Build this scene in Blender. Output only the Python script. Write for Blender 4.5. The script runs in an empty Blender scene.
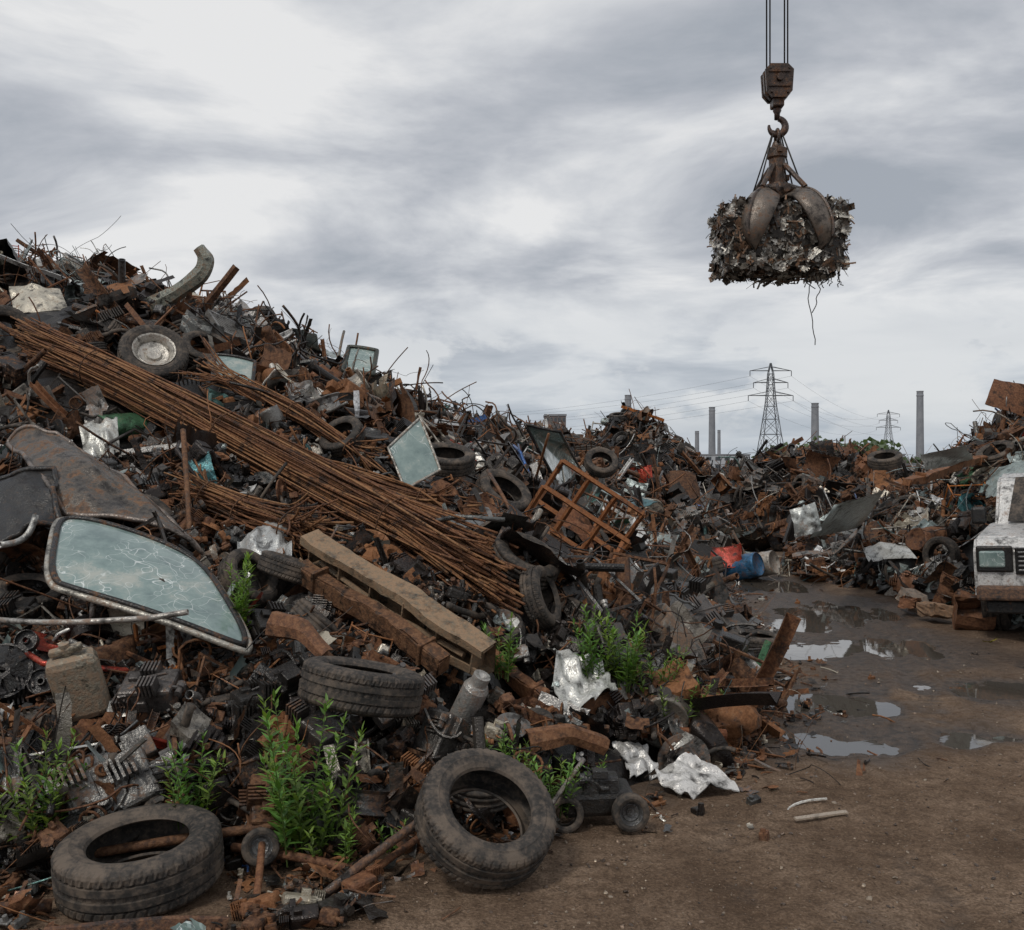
import bpy, math, random, bmesh, time
import numpy as np
from mathutils import Vector, Matrix
T0=time.time()
R=random.Random(11); rng=np.random.default_rng(11)
F=995.0; CH=1.8
def W(u,v,d): return np.array([(u-512)/F*d, d, CH-(v-465)/F*d])
sc=bpy.context.scene
# ---------------------------------------------------------------- noise
def _h(a,b,s):
    n=(a*374761393+b*668265263+s*144269504)&0x7fffffff
    n=((n^(n>>13))*1274126177)&0x7fffffff
    return ((n^(n>>16))&0xffff)/65535.0
def vn(x,y,s=0):
    x=np.asarray(x,float);y=np.asarray(y,float)
    xi=np.floor(x).astype(np.int64);yi=np.floor(y).astype(np.int64)
    fx=x-xi;fy=y-yi;fx=fx*fx*(3-2*fx);fy=fy*fy*(3-2*fy)
    a=_h(xi,yi,s);b=_h(xi+1,yi,s);c=_h(xi,yi+1,s);d=_h(xi+1,yi+1,s)
    return (a*(1-fx)+b*fx)*(1-fy)+(c*(1-fx)+d*fx)*fy
def fbm(x,y,o=4,s=0):
    t=0;a=.5;n=0
    for i in range(o):
        t=t+a*vn(np.asarray(x)*2**i+i*7.3,np.asarray(y)*2**i-i*3.1,s+i);n+=a;a*=.5
    return t/n
class Grid:
    def __init__(s,f,x0,x1,y0,y1,st):
        s.x0,s.y0,s.st=x0,y0,st;xs=np.arange(x0,x1,st);ys=np.arange(y0,y1,st)
        X,Y=np.meshgrid(xs,ys,indexing='ij');s.z=f(X,Y).tolist();s.nx=len(xs);s.ny=len(ys)
    def __call__(s,x,y):
        a=(x-s.x0)/s.st;b=(y-s.y0)/s.st;i=int(a);j=int(b)
        if a<0 or b<0 or i>=s.nx-1 or j>=s.ny-1: return -1.
        a-=i;b-=j;z=s.z
        return (z[i][j]*(1-a)+z[i+1][j]*a)*(1-b)+(z[i][j+1]*(1-a)+z[i+1][j+1]*a)*b
# ---------------------------------------------------------------- materials
def newmat(n):
    m=bpy.data.materials.new(n);m.use_nodes=True
    nt=m.node_tree;b=nt.nodes['Principled BSDF'];return m,nt,b
def N(nt,t,**k):
    n=nt.nodes.new(t)
    for a,v in k.items(): setattr(n,a,v)
    return n
def noise(nt,scale,detail=5,rough=.55,dist=0,coord=None):
    n=N(nt,'ShaderNodeTexNoise');n.inputs['Scale'].default_value=scale;n.inputs['Detail'].default_value=detail
    n.inputs['Roughness'].default_value=rough;n.inputs['Distortion'].default_value=dist
    if coord is None: coord=N(nt,'ShaderNodeTexCoord').outputs['Object']
    nt.links.new(coord,n.inputs['Vector']);return n.outputs['Fac']
def ramp(nt,src,stops):
    r=N(nt,'ShaderNodeValToRGB');e=r.color_ramp.elements
    while len(e)<len(stops): e.new(.5)
    for i,(p,c) in enumerate(stops):
        e[i].position=p;e[i].color=(c,c,c,1) if not hasattr(c,'__len__') else (*c,1)
    nt.links.new(src,r.inputs['Fac']);return r.outputs['Color']
def mix(nt,f,a,b,mode='MIX'):
    m=N(nt,'ShaderNodeMix',data_type='RGBA',blend_type=mode)
    for s,v in ((m.inputs['Factor'],f),(m.inputs['A'],a),(m.inputs['B'],b)):
        if isinstance(v,bpy.types.NodeSocket): nt.links.new(v,s)
        elif hasattr(v,'__len__'): s.default_value=(*v,1)
        else: s.default_value=v
    return m.outputs['Result']
def math_(nt,op,a,b=0,clamp=False):
    m=N(nt,'ShaderNodeMath',operation=op,use_clamp=clamp)
    for s,v in zip(m.inputs,(a,b)):
        if isinstance(v,bpy.types.NodeSocket): nt.links.new(v,s)
        else: s.default_value=v
    return m.outputs[0]
def bump(nt,b,h,st=.4,dist=.01):
    n=N(nt,'ShaderNodeBump');n.inputs['Strength'].default_value=st;n.inputs['Distance'].default_value=dist
    nt.links.new(h,n.inputs['Height']);nt.links.new(n.outputs[0],b.inputs['Normal'])
def scrap_material(name='rusty_scrap'):
    m,nt,b=newmat(name)
    at=N(nt,'ShaderNodeAttribute',attribute_name='tint')
    n1=noise(nt,8,6,.7); n2=noise(nt,34,4,.75)
    thr=math_(nt,'ADD',math_(nt,'ADD',math_(nt,'MULTIPLY',n1,.75),math_(nt,'MULTIPLY',n2,.25)),math_(nt,'MULTIPLY',math_(nt,'SUBTRACT',at.outputs['Alpha'],.5),.6))
    fac=ramp(nt,thr,[(.46,0),(.53,1)])
    rc=ramp(nt,n2,[(.34,(.022,.012,.009)),(.44,(.075,.034,.019)),(.53,(.165,.076,.036)),(.66,(.36,.18,.085))])
    rc=mix(nt,.42,rc,at.outputs['Color'])
    c=mix(nt,fac,at.outputs['Color'],rc)
    c=mix(nt,ramp(nt,n2,[(.52,0),(.7,.55)]),c,(.075,.058,.045))
    c=mix(nt,ramp(nt,n1,[(.36,.85),(.49,.0)]),c,(.016,.013,.012))
    nt.links.new(c,b.inputs['Base Color'])
    rr=math_(nt,'ADD',math_(nt,'MULTIPLY',fac,.38),math_(nt,'ADD',math_(nt,'MULTIPLY',n2,.4),.12))
    nt.links.new(rr,b.inputs['Roughness'])
    nt.links.new(math_(nt,'SUBTRACT',.5,math_(nt,'MULTIPLY',fac,.3)),b.inputs['Specular IOR Level'])
    nt.links.new(math_(nt,'MULTIPLY',math_(nt,'SUBTRACT',1.0,fac),.45),b.inputs['Metallic'])
    bump(nt,b,noise(nt,70,2,.7),.7,.008)
    return m
M_SCRAP=scrap_material()
def simple(name,c1,c2,scale=8,rough=(.5,.8),metal=0,bs=.3,bd=.005):
    m,nt,b=newmat(name);n=noise(nt,scale,4,.65)
    nt.links.new(ramp(nt,n,[(.35,c1),(.65,c2)]),b.inputs['Base Color'])
    nt.links.new(ramp(nt,n,[(.3,rough[0]),(.7,rough[1])]),b.inputs['Roughness'])
    b.inputs['Metallic'].default_value=metal
    bump(nt,b,noise(nt,scale*6,2),bs,bd);return m
def rubber():
    m,nt,b=newmat('dusty_rubber')
    n=noise(nt,7,6,.7);n2=noise(nt,45,3,.6)
    c=ramp(nt,n,[(.38,(.018,.017,.016)),(.5,(.04,.035,.031)),(.62,(.115,.09,.07))])
    c=mix(nt,ramp(nt,n2,[(.48,0),(.7,.6)]),c,(.13,.10,.078))
    nt.links.new(c,b.inputs['Base Color']);b.inputs['Roughness'].default_value=.75
    b.inputs['Specular IOR Level'].default_value=.35
    bump(nt,b,n2,.4,.004);return m
M_RUB=rubber()
def glassmat():
    m,nt,b=newmat('cracked_glass')
    co=N(nt,'ShaderNodeTexCoord').outputs['Object']
    v=N(nt,'ShaderNodeTexVoronoi',feature='DISTANCE_TO_EDGE');v.inputs['Scale'].default_value=5.5
    w=N(nt,'ShaderNodeVectorMath',operation='ADD');nn=N(nt,'ShaderNodeTexNoise');nn.inputs['Scale'].default_value=3
    nt.links.new(co,nn.inputs['Vector']);nt.links.new(co,w.inputs[0]);nt.links.new(nn.outputs['Color'],w.inputs[1]);nt.links.new(w.outputs[0],v.inputs['Vector'])
    crack=ramp(nt,v.outputs['Distance'],[(.0,1),(.018,0)])
    crack=math_(nt,'MULTIPLY',crack,ramp(nt,noise(nt,1.6,2),[(.40,0),(.5,.95)]))
    d=noise(nt,4,6,.7)
    c=ramp(nt,d,[(.35,(.13,.185,.18)),(.52,(.21,.28,.265)),(.68,(.36,.38,.34))])
    c=mix(nt,crack,c,(.7,.74,.72))
    nt.links.new(c,b.inputs['Base Color'])
    nt.links.new(ramp(nt,d,[(.4,.04),(.7,.4)]),b.inputs['Roughness'])
    b.inputs['IOR'].default_value=1.75
    return m
M_GLS=glassmat()
M_CABLE=simple('greasy_cable',(.02,.02,.02),(.05,.045,.04),20,(.4,.7),.4)
def leafmat():
    m,nt,b=newmat('weed_leaf');at=N(nt,'ShaderNodeAttribute',attribute_name='tint')
    nt.links.new(at.outputs['Color'],b.inputs['Base Color']);b.inputs['Roughness'].default_value=.5
    tr=N(nt,'ShaderNodeBsdfTranslucent');nt.links.new(mix(nt,1.0,at.outputs['Color'],(1.15,1.25,.5),'MULTIPLY'),tr.inputs['Color'])
    mx=N(nt,'ShaderNodeMixShader');mx.inputs[0].default_value=.35
    nt.links.new(b.outputs[0],mx.inputs[1]);nt.links.new(tr.outputs[0],mx.inputs[2])
    nt.links.new(mx.outputs[0],nt.nodes['Material Output'].inputs['Surface']);return m
M_LEAF=leafmat()
MATS=[M_SCRAP,M_RUB,M_GLS,M_CABLE,M_LEAF]
# ---------------------------------------------------------------- mesh builder
def proto(V,Fc,smooth=False,mi=0):
    V=np.asarray(V,float)
    return dict(V=V,L=np.concatenate([np.asarray(f,np.int64) for f in Fc]),T=np.array([len(f) for f in Fc]),s=smooth,mi=mi,r=float(np.abs(V-V.mean(0)).max()))
def join(*vf):
    V=[];Fc=[];n=0
    for v,f in vf:
        V.append(np.asarray(v,float));Fc+= [[i+n for i in q] for q in f];n+=len(v)
    return np.concatenate(V),Fc
class MB:
    def __init__(s): s.V=[];s.L=[];s.T=[];s.C=[];s.S=[];s.M=[];s.n=0
    def add(s,p,M=None,t=(0,0,0),tint=(.1,.1,.1),rust=.5,mi=None):
        V=p['V'] if M is None else p['V']@np.asarray(M).T
        s.V.append(V+np.asarray(t));s.L.append(p['L']+s.n);s.T.append(p['T']);s.n+=len(V)
        s.C.append(np.tile(np.array([*tint,rust],np.float32),(len(V),1)))
        s.S.append(np.full(len(p['T']),p['s']));s.M.append(np.full(len(p['T']),p['mi'] if mi is None else mi))
    def build(s,name,parent=None):
        me=bpy.data.meshes.new(name);V=np.concatenate(s.V);L=np.concatenate(s.L);T=np.concatenate(s.T)
        me.vertices.add(len(V));me.loops.add(len(L));me.polygons.add(len(T))
        me.vertices.foreach_set('co',V.astype(np.float32).ravel())
        me.loops.foreach_set('vertex_index',L.astype(np.int32))
        st=np.zeros(len(T),np.int32);st[1:]=np.cumsum(T)[:-1];me.polygons.foreach_set('loop_start',st)
        for m in MATS: me.materials.append(m)
        me.polygons.foreach_set('material_index',np.concatenate(s.M).astype(np.int32))
        me.polygons.foreach_set('use_smooth',np.concatenate(s.S).astype(bool))
        me.update(calc_edges=True)
        a=me.attributes.new('tint','FLOAT_COLOR','POINT');a.data.foreach_set('color',np.concatenate(s.C).ravel())
        ob=bpy.data.objects.new(name,me);sc.collection.objects.link(ob)
        if parent: ob.parent=parent
        return ob
def tube(P,r,n=6,cap=True,closed=False):
    P=np.asarray(P,float);k=len(P);rr=np.broadcast_to(np.asarray(r,float),(k,))
    if closed: T=np.roll(P,-1,0)-np.roll(P,1,0)
    else: T=np.gradient(P,axis=0)
    T/=np.linalg.norm(T,axis=1)[:,None]+1e-9
    a=np.array([0,0,1.]) if abs(T[0][2])<.9 else np.array([1.,0,0])
    an=np.arange(n)*2*math.pi/n;cs=np.cos(an)[:,None];sn=np.sin(an)[:,None]
    V=[];u=np.cross(T[0],a)
    for i in range(k):
        u=u-T[i]*np.dot(u,T[i]);u/=math.sqrt(u@u)+1e-9;t=T[i]
        w=np.array([t[1]*u[2]-t[2]*u[1],t[2]*u[0]-t[0]*u[2],t[0]*u[1]-t[1]*u[0]])
        V.append(P[i]+rr[i]*(cs*u+sn*w))
    Fc=[]
    for i in range(k if closed else k-1):
        for j in range(n):
            i2=(i+1)%k
            Fc.append([i*n+j,i*n+(j+1)%n,i2*n+(j+1)%n,i2*n+j])
    if cap and not closed: Fc.append(list(range(n))[::-1]);Fc.append([(k-1)*n+j for j in range(n)])
    return np.concatenate(V),Fc
def box(w,d,h,c=(0,0,0)):
    V=np.array([[x,y,z] for x in(-.5,.5) for y in(-.5,.5) for z in(-.5,.5)])*[w,d,h]+np.array(c)
    return V,[[0,1,3,2],[4,6,7,5],[0,4,5,1],[2,3,7,6],[0,2,6,4],[1,5,7,3]]
def bbox(w,d,h,c=(0,0,0),b=.02):
    bm=bmesh.new();bmesh.ops.create_cube(bm,size=1)
    for v in bm.verts: v.co=Vector((v.co.x*w,v.co.y*d,v.co.z*h))
    bmesh.ops.bevel(bm,geom=bm.edges[:],offset=b,segments=2,affect='EDGES',profile=.5)
    bm.verts.index_update()
    V=[list(v.co) for v in bm.verts];Fc=[[v.index for v in f.verts] for f in bm.faces];bm.free()
    return np.array(V)+np.array(c),Fc
def lathe(prof,n=24,closed=False,axis='z'):
    V=[];Fc=[];k=len(prof)
    for j in range(n):
        a=2*math.pi*j/n
        for r,z in prof: V.append((r*math.cos(a),r*math.sin(a),z))
    for j in range(n):
        j2=(j+1)%n
        for i in range(k if closed else k-1):
            i2=(i+1)%k
            Fc.append([j*k+i,j2*k+i,j2*k+i2,j*k+i2])
    V=np.array(V)
    if axis=='x': V=V[:,[2,0,1]]
    return V,Fc
def warp(V,amp,fr,g):
    V=np.array(V,float);o=V.copy()
    for k in range(3):
        d=g.normal(size=3);d/=np.linalg.norm(d);ph=g.uniform(0,6.28);dr=g.normal(size=3);dr/=np.linalg.norm(dr)
        V+=np.outer(np.sin(o@d*fr*(1+k*.8)+ph)*amp/(1+k*.6),dr)
    return V
def fold(V,g,n=3,amp=.5,size=.3):
    V=np.array(V,float)
    for k in range(n):
        a=g.uniform(0,6.28);d=np.array([math.cos(a),math.sin(a)]);c=g.uniform(-size,size)*.6
        V[:,2]+=np.maximum(V[:,:2]@d-c,0)*g.uniform(-amp,amp)
    return V
def sheet(g,w,h,nx=10,ny=8,crump=.03,nf=3,famp=.9,rag=.35,curl=0):
    xs=np.linspace(-.5,.5,nx)*w;ys=np.linspace(-.5,.5,ny)*h
    X,Y=np.meshgrid(xs,ys,indexing='ij');V=np.stack([X.ravel(),Y.ravel(),0*X.ravel()],1)
    V[:,:2]+=g.uniform(-.22,.22,(len(V),2))*[w/nx,h/ny]
    V=fold(V,g,nf,famp,max(w,h)*.5);s=g.uniform(0,99)
    V[:,2]+=(fbm(V[:,0]*7+s,V[:,1]*7,3,3)-.5)*crump*2.5
    V[:,2]+=np.abs(vn(V[:,0]*13+s,V[:,1]*13,5)-.5)*crump
    if curl:
        r=w/curl;a=V[:,0]/r;z=V[:,2].copy();V[:,0]=np.sin(a)*(r-z);V[:,2]=r-np.cos(a)*(r-z)
    Fc=[]
    for i in range(nx-1):
        for j in range(ny-1):
            edge=i in(0,nx-2) or j in(0,ny-2)
            if edge and g.random()<rag: continue
            Fc.append([i*ny+j,(i+1)*ny+j,(i+1)*ny+j+1,i*ny+j+1])
    return V,Fc
def curvepath(g,L,n,bend,z=.3):
    P=[np.zeros(3)];d=np.array([1.,0,0]);ph=g.normal(size=3)*bend/n
    for i in range(n-1):
        if g.random()<.25: ph=g.normal(size=3)*bend/n*2.2
        d=d+ph*[1,1,z];d/=np.linalg.norm(d);P.append(P[-1]+d*L/(n-1))
    P=np.array(P);return P-P.mean(0)
CAT={}
def reg(c,p): CAT.setdefault(c,[]).append(p)
def build_protos():
    for i in range(18):
        g=np.random.default_rng(100+i)
        reg('sheet',proto(*sheet(g,g.uniform(.3,.65),g.uniform(.18,.42),9,7,g.uniform(.015,.05),3,.7,.14 if i%4 else .4,g.choice([0,0,1.2,2.5])),smooth=i%3==0))
    for i in range(6):
        g=np.random.default_rng(140+i)
        V,Fc=sheet(g,g.uniform(.8,1.2),g.uniform(.5,.7),14,10,.03,2,.35,.06,g.choice([.5,1.0,1.5]))
        if i%2:
            V,Fc=join((V,Fc),tube([V[k*10+0] for k in range(14)],.018,5),tube([V[k*10+9] for k in range(14)],.015,5))
        reg('panel',proto(V,Fc,smooth=True))
    for i in range(4):
        g=np.random.default_rng(160+i)
        a=sheet(g,1.0,.5,12,7,.03,2,.3,.05,.5)
        b=tube([(-.48,.25,0),(-.3,.62,.02),(.25,.66,.02),(.46,.25,0)],.025,5);c=bbox(.16,.04,.04,(.25,.12,.03),.01)
        V,Fc=join(a,b,c);V=warp(V,.03,5,g);reg('panel',proto(V,Fc,smooth=True))
    for i in range(12):
        g=np.random.default_rng(200+i)
        reg('bar',proto(*tube(curvepath(g,g.uniform(.7,1.8),12,g.uniform(.1,1.6)),g.uniform(.006,.014),5),smooth=True))
    for i in range(8):
        g=np.random.default_rng(210+i)
        reg('bent_tube',proto(*tube(curvepath(g,g.uniform(.7,1.5),18,g.uniform(1.5,4),.6),g.uniform(.011,.02),7),smooth=True))
    for i in range(10):
        g=np.random.default_rng(220+i)
        reg('wire',proto(*tube(curvepath(g,g.uniform(.8,2.0),22,g.uniform(2,6),1),g.uniform(.003,.007),4,False),smooth=True))
    for i in range(5):
        g=np.random.default_rng(240+i);parts=[]
        for k in range(7):
            parts.append(tube(curvepath(g,g.uniform(.8,1.6),24,g.uniform(5,11),1)*[1,.7,.7]+g.normal(size=3)*.08,g.uniform(.003,.009),4,False))
        reg('tangle',proto(*join(*parts),smooth=True))
    for i in range(6):
        g=np.random.default_rng(260+i);r=g.uniform(.02,.05);L=g.uniform(.5,1.4)
        V,Fc=lathe([(r*.8,-L/2),(r,-L/2),(r,-L/4),(r,0),(r,L/4),(r,L/2),(r*.8,L/2),(r*.8,-L/2)],12,axis='x')
        if i%2: V=warp(V,.03,3,g)
        if i%3==0:
            v2,f2=lathe([(r*1.05,L*.44),(r*1.8,L*.44),(r*1.8,L*.48),(r*1.05,L*.48)],12,axis='x');V,Fc=join((V,Fc),(v2,f2))
        reg('pipe',proto(V,Fc,smooth=False))
    for i in range(6):
        g=np.random.default_rng(280+i);L=g.uniform(.6,1.5);w=g.uniform(.05,.11);t=.008
        sec=[(-w/2,w*.7),(-w/2,0),(w/2,0),(w/2,w*.7)] if i%2 else [(-w/2,w),(-w/2,0),(w/2,0)]
        ns=9;V=[];Fc=[]
        full=sec+[(a*(1-2*t/w),b+ (t if b==0 else 0)) for a,b in sec[::-1]];m=len(full)
        for k in range(ns):
            for a,b in full: V.append(((k/(ns-1)-.5)*L,a,b))
        for k in range(ns-1):
            for j in range(m): Fc.append([k*m+j,k*m+(j+1)%m,(k+1)*m+(j+1)%m,(k+1)*m+j])
        V=warp(V,.035,2.5,g);reg('channel',proto(V,Fc))
    for i in range(8):
        g=np.random.default_rng(300+i);w,d,h=g.uniform(.2,.5),g.uniform(.15,.35),g.uniform(.1,.28)
        bm=bmesh.new();bmesh.ops.create_cube(bm,size=1)
        bmesh.ops.subdivide_edges(bm,edges=bm.edges[:],cuts=4,use_grid_fill=True)
        bm.verts.index_update();V=np.array([list(v.co) for v in bm.verts])*[w,d,h];Fc=[[v.index for v in f.verts] for f in bm.faces if not(f.normal.z>.9 and i%4)]
        bm.free();V=warp(V,.022,11,g);V=fold(V,g,3,.35,.2);V+=g.normal(size=V.shape)*.006
        reg('box',proto(V,Fc))
    def engine(g,n=18,s=1.):
        parts=[bbox(.36*s,.24*s,.2*s,(0,0,0),.02)]
        for k in range(n):
            c=g.uniform(-1,1,3)*[.2,.15,.14]*s
            q=g.integers(0,4)
            if q==0: parts.append(bbox(*(g.uniform(.05,.16,3)*s),c,.008*s))
            elif q==1:
                r=g.uniform(.02,.07)*s;v,f=lathe([(0,-.05*s),(r,-.05*s),(r,.0),(r*.7,.0),(r*.7,.05*s),(0,.05*s)],12)
                ax=g.integers(0,3);v=v[:,[(0,1,2),(2,0,1),(1,2,0)][ax]];parts.append((v+c*1.15,f))
            elif q==2: parts.append(tube(curvepath(g,.4*s,10,5,1)+c,.012*s,5))
            else:
                for kk in range(5): parts.append(box(.012*s,.1*s,.1*s,c+np.array([kk*.025*s,0,0])))
        return join(*parts)
    for i in range(6):
        g=np.random.default_rng(320+i);reg('engine',proto(*engine(g,24)))
    for i in range(5):
        g=np.random.default_rng(330+i);reg('motor',proto(*engine(g,9,.5)))
    for i in range(3):
        r=.13+.03*i
        reg('disc',proto(*lathe([(.03,.02),(.05,.05),(r*.5,.05),(r*.55,.01),(r,.01),(r,-.01),(r*.5,-.01),(.03,-.01)],28,True)))
    for i in range(2):
        r=.19;a=lathe([(r,.09),(r+.015,.1),(r+.015,.09),(r-.02,.06),(r-.03,0),(r-.02,-.06),(r+.015,-.09),(r-.01,-.09),(r-.04,0),(r-.03,.05)],26,True)
        b=lathe([(0,.03),(.07,.035),(.08,.01),(.14,.03),(.165,.02)],26)
        reg('rim',proto(*join(a,b),smooth=False))
    for i in range(3):
        t=np.linspace(0,1,90);r=.05+.015*i;P=np.stack([t*.35-.17,r*np.cos(t*2*math.pi*7),r*np.sin(t*2*math.pi*7)],1);reg('coil',proto(*tube(P,.008,5),smooth=True))
    for i in range(6):
        g=np.random.default_rng(360+i);reg('hose',proto(*tube(curvepath(g,g.uniform(.5,1.1),20,g.uniform(3,6),.5),g.uniform(.015,.028),8),smooth=True))
    for i in range(3):
        g=np.random.default_rng(380+i);r=.14+.06*i;L=r*3
        prof=[(0,-L/2),(r,-L/2)]+[(r*(1.04 if k%4==0 else 1),-L/2+L*k/12) for k in range(1,12)]+[(r,L/2),(r*.9,L/2-.01),(0,L/2-.02)]
        V,Fc=lathe(prof,20,axis='x');V=warp(V,.035,8,g);V[:,2]*=g.uniform(.5,.9);reg('barrel',proto(V,Fc,smooth=True))
    for i in range(5):
        g=np.random.default_rng(400+i);w,h=g.uniform(.5,1.0),g.uniform(.3,.6);r=.014;parts=[]
        for z in (0,.25):
            parts.append(tube([(-w/2,-h/2,z),(w/2,-h/2,z)],r,4));parts.append(tube([(-w/2,h/2,z),(w/2,h/2,z)],r,4))
            parts.append(tube([(-w/2,-h/2,z),(-w/2,h/2,z)],r,4));parts.append(tube([(w/2,-h/2,z),(w/2,h/2,z)],r,4))
        for sx in(-1,1):
            for sy in(-1,1): parts.append(tube([(sx*w/2,sy*h/2,-.1),(sx*w/2,sy*h/2,.3)],r,4))
        for k in range(5): parts.append(tube([(-w/2+w*k/5,-h/2,0),(-w/2+w*k/5,h/2,0)],r*.6,4))
        V,Fc=join(*parts);V=warp(V,.06,3.5,g);reg('frame',proto(V,Fc))
    for i in range(2):
        g=np.random.default_rng(420+i);parts=[box(.5,.03,.05,(0,.19,0)),box(.5,.03,.05,(0,-.19,0)),box(.03,.35,.05,(-.25,0,0)),box(.03,.35,.05,(.25,0,0))]
        for k in range(20): parts.append(box(.008,.36,.03,(-.23+k*.024,0,0)))
        V,Fc=join(*parts);V=warp(V,.03,4,g);reg('radiator',proto(V,Fc))
    for i in range(8):
        g=np.random.default_rng(440+i);V,Fc=sheet(g,g.uniform(.1,.22),g.uniform(.06,.14),5,4,.02,2,1.0,.3,0);reg('shard',proto(V,Fc))
    for i in range(6):
        g=np.random.default_rng(460+i);V,Fc=bbox(g.uniform(.06,.14),g.uniform(.04,.09),g.uniform(.02,.07),(0,0,0),.008)
        v2,f2=lathe([(0,.06),(.02,.06),(.02,-.05),(0,-.05)],8);V,Fc=join((V,Fc),(v2+[.03,0,0],f2));reg('nub',proto(V,Fc))
    for i in range(5):
        g=np.random.default_rng(480+i);reg('stick',proto(*tube(curvepath(g,g.uniform(.15,.45),7,g.uniform(.2,2)),g.uniform(.005,.012),5)))
    for i in range(4):
        g=np.random.default_rng(500+i);V,Fc=sheet(g,.9,.07,16,2,.01,4,.5,0,0);V=warp(V,.05,4,g);reg('strip',proto(V,Fc))
build_protos()
def tyre(hi=True):
    half=[(.205,.080),(.214,.094),(.235,.106),(.262,.112),(.27,.1155),(.276,.1125),(.295,.110),(.315,.103),(.329,.094),(.336,.083)]
    tr=[(.337,.080),(.337,.056),(.328,.054),(.328,.046),(.339,.044),(.340,.014),(.331,.012),(.331,.004)]
    inn=[(.322,.0),(.315,.085),(.28,.1),(.24,.096),(.213,.072)]
    prof=[(r,-z) for r,z in half]+[(r,-z) for r,z in tr]+[(r,z) for r,z in tr[::-1]]+[(r,z) for r,z in half[::-1]]
    prof+=[(r,z) for r,z in inn[::-1]]+[(r,-z) for r,z in inn[1:]]
    n=200 if hi else 40
    V,Fc=lathe(prof,n,True)
    if hi:
        k=len(prof)
        for j in range(n):
            for i,(r,z) in enumerate(prof):
                if r>.3 and i<2*len(half)+2*len(tr):
                    ph=(j+(2 if abs(z)>.05 else 0)+ (int(abs(z)*40)))%4
                    if ph==0 and (abs(z)>.044 or abs(z)<.014) and r>.325:
                        V[j*k+i,:2]*=(r-.006)/r
    return proto(V,Fc,smooth=False,mi=1)
TY=tyre(True);TYL=tyre(False);TYL['s']=True
reg('tyre',TYL)
# ---------------------------------------------------------------- ground & heaps
def smin(hs,k=.18):
    hs=np.stack(np.broadcast_arrays(*hs));m=hs.min(0);return m-k*np.log(np.exp(-(hs-m)/k).sum(0))
def HAf(x,y,lump=True):
    x=np.asarray(x,float);y=np.asarray(y,float)
    yf=np.interp(x,[-16,-2,-1.2,-.6,.1,.7,1.3,2,2.4,3.2,4.5],[4.0,4.45,4.6,4.6,4.85,5.3,6.0,7.8,10.5,15.8,22])
    xr=np.interp(y,[4.0,4.3,4.7,5.3,6,7.5,10,15.6,22],[-2,-1.2,-.2,.75,1.3,1.95,2.35,3.1,4.3])
    s1=y-yf;s2=xr-x
    h1=.39*s1+.010*np.maximum(s1,0)**2+.12*(1-np.exp(-np.maximum(s1,0)/.25))
    h2=np.interp(s2,[-2,0,.4,1.5,2.5,3.8,5.1,7,9,12],[-1.5,0,.32,1.0,1.6,2.3,2.8,3.8,4.4,5.0])
    H=smin([h1,h2,.9*(20.5-y),.8*(x+17)])
    if lump: H=H+np.clip(H,0,.8)*((fbm(x*.9,y*.9,3,4)-.5)*.75)+np.clip(H,0,.25)*(fbm(x*3.2,y*3.2,3,8)-.5)*.9
    H=H-.16*np.exp(-((x+2.3)/.9)**2-((y-6.1)/.6)**2)*(H>.3)
    return H
def mound(cx,cy,rx,ry,H0,sd):
    def f(x,y,lump=True):
        r=np.sqrt(((x-cx)/rx)**2+((y-cy)/ry)**2);H=H0*(1-r**1.25)
        return H+np.clip(H,0,1)*(fbm(x*.6,y*.6,4,sd)-.5)*1.3
    return f
def HEf(x,y,lump=True):
    xt=np.interp(y,[9.5,10.5,12.8,14.3,16.3,18,24],[6.6,5.7,5.5,5.1,4.4,5.2,8]);s=x-xt
    h=np.interp(s,[-2,0,.5,2,3.4,4.4,8,12],[-1.5,0,.38,1.2,2.05,2.75,4.2,4.5])
    H=smin([h,.8*(y-9.6),.8*(25-y),.8*(22-x)])
    return H+np.clip(H,0,.8)*(fbm(x*.8,y*.8,3,14)-.5)*.8
HA=Grid(HAf,-18,7,3,22,.07);HAs=Grid(lambda x,y:HAf(x,y,False),-8,7,3,22,.1);HE=Grid(HEf,3,24,9,26,.1)
BAS=[(2.42,7.6,.55,.38),(2.05,6.5,.50,.27),(2.8,9.8,.36,.45),(3.75,9.95,.55,.5),(3.95,8.03,.5,.28),(3.1,6.6,.2,.12),(3.95,12.3,.75,.8),(3.9,15,.5,.8),(4.9,9.0,.3,.2),(3.2,11.2,.3,.35)]
def GRf(x,y):
    x=np.asarray(x,float);y=np.asarray(y,float)
    near=np.exp(-((x-2)/14)**2-((y-8)/18)**2)
    z=((fbm(x*.7,y*.7,3,21)-.5)*.028+(fbm(x*5,y*5,4,22)-.5)*.020+(fbm(x*17,y*17,3,27)-.5)*.014)*near
    for a,ph in ((.0,0.),(1.55,1.3),(-.55,2.2),(1.0,2.6)):
        tx=1.6+a+.16*(y-4)+.15*np.sin(y*.5+ph);e=np.exp(-((x-tx)/.12)**2)
        z=z+(-.010*e+.012*np.exp(-((np.abs(x-tx)-.2)/.06)**2)+.003*e*np.sin(y*48+np.abs(x-tx)*30))*near*(y<16)*(.4+.9*fbm(x*.8,y*.5,2,61))
    dx=(fbm(x*2.2,y*2.2,4,31)-.5)*.42;dy=(fbm(x*2.2,y*2.2,4,33)-.5)*.5
    for cx,cy,rx,ry in BAS:
        z=z-.06*np.exp(-(((x+dx-cx)/rx)**2+((y+dy-cy)/ry)**2)*.9)
    return z
GR=Grid(GRf,-5,12,3,20,.04)
WL=-.026
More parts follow.
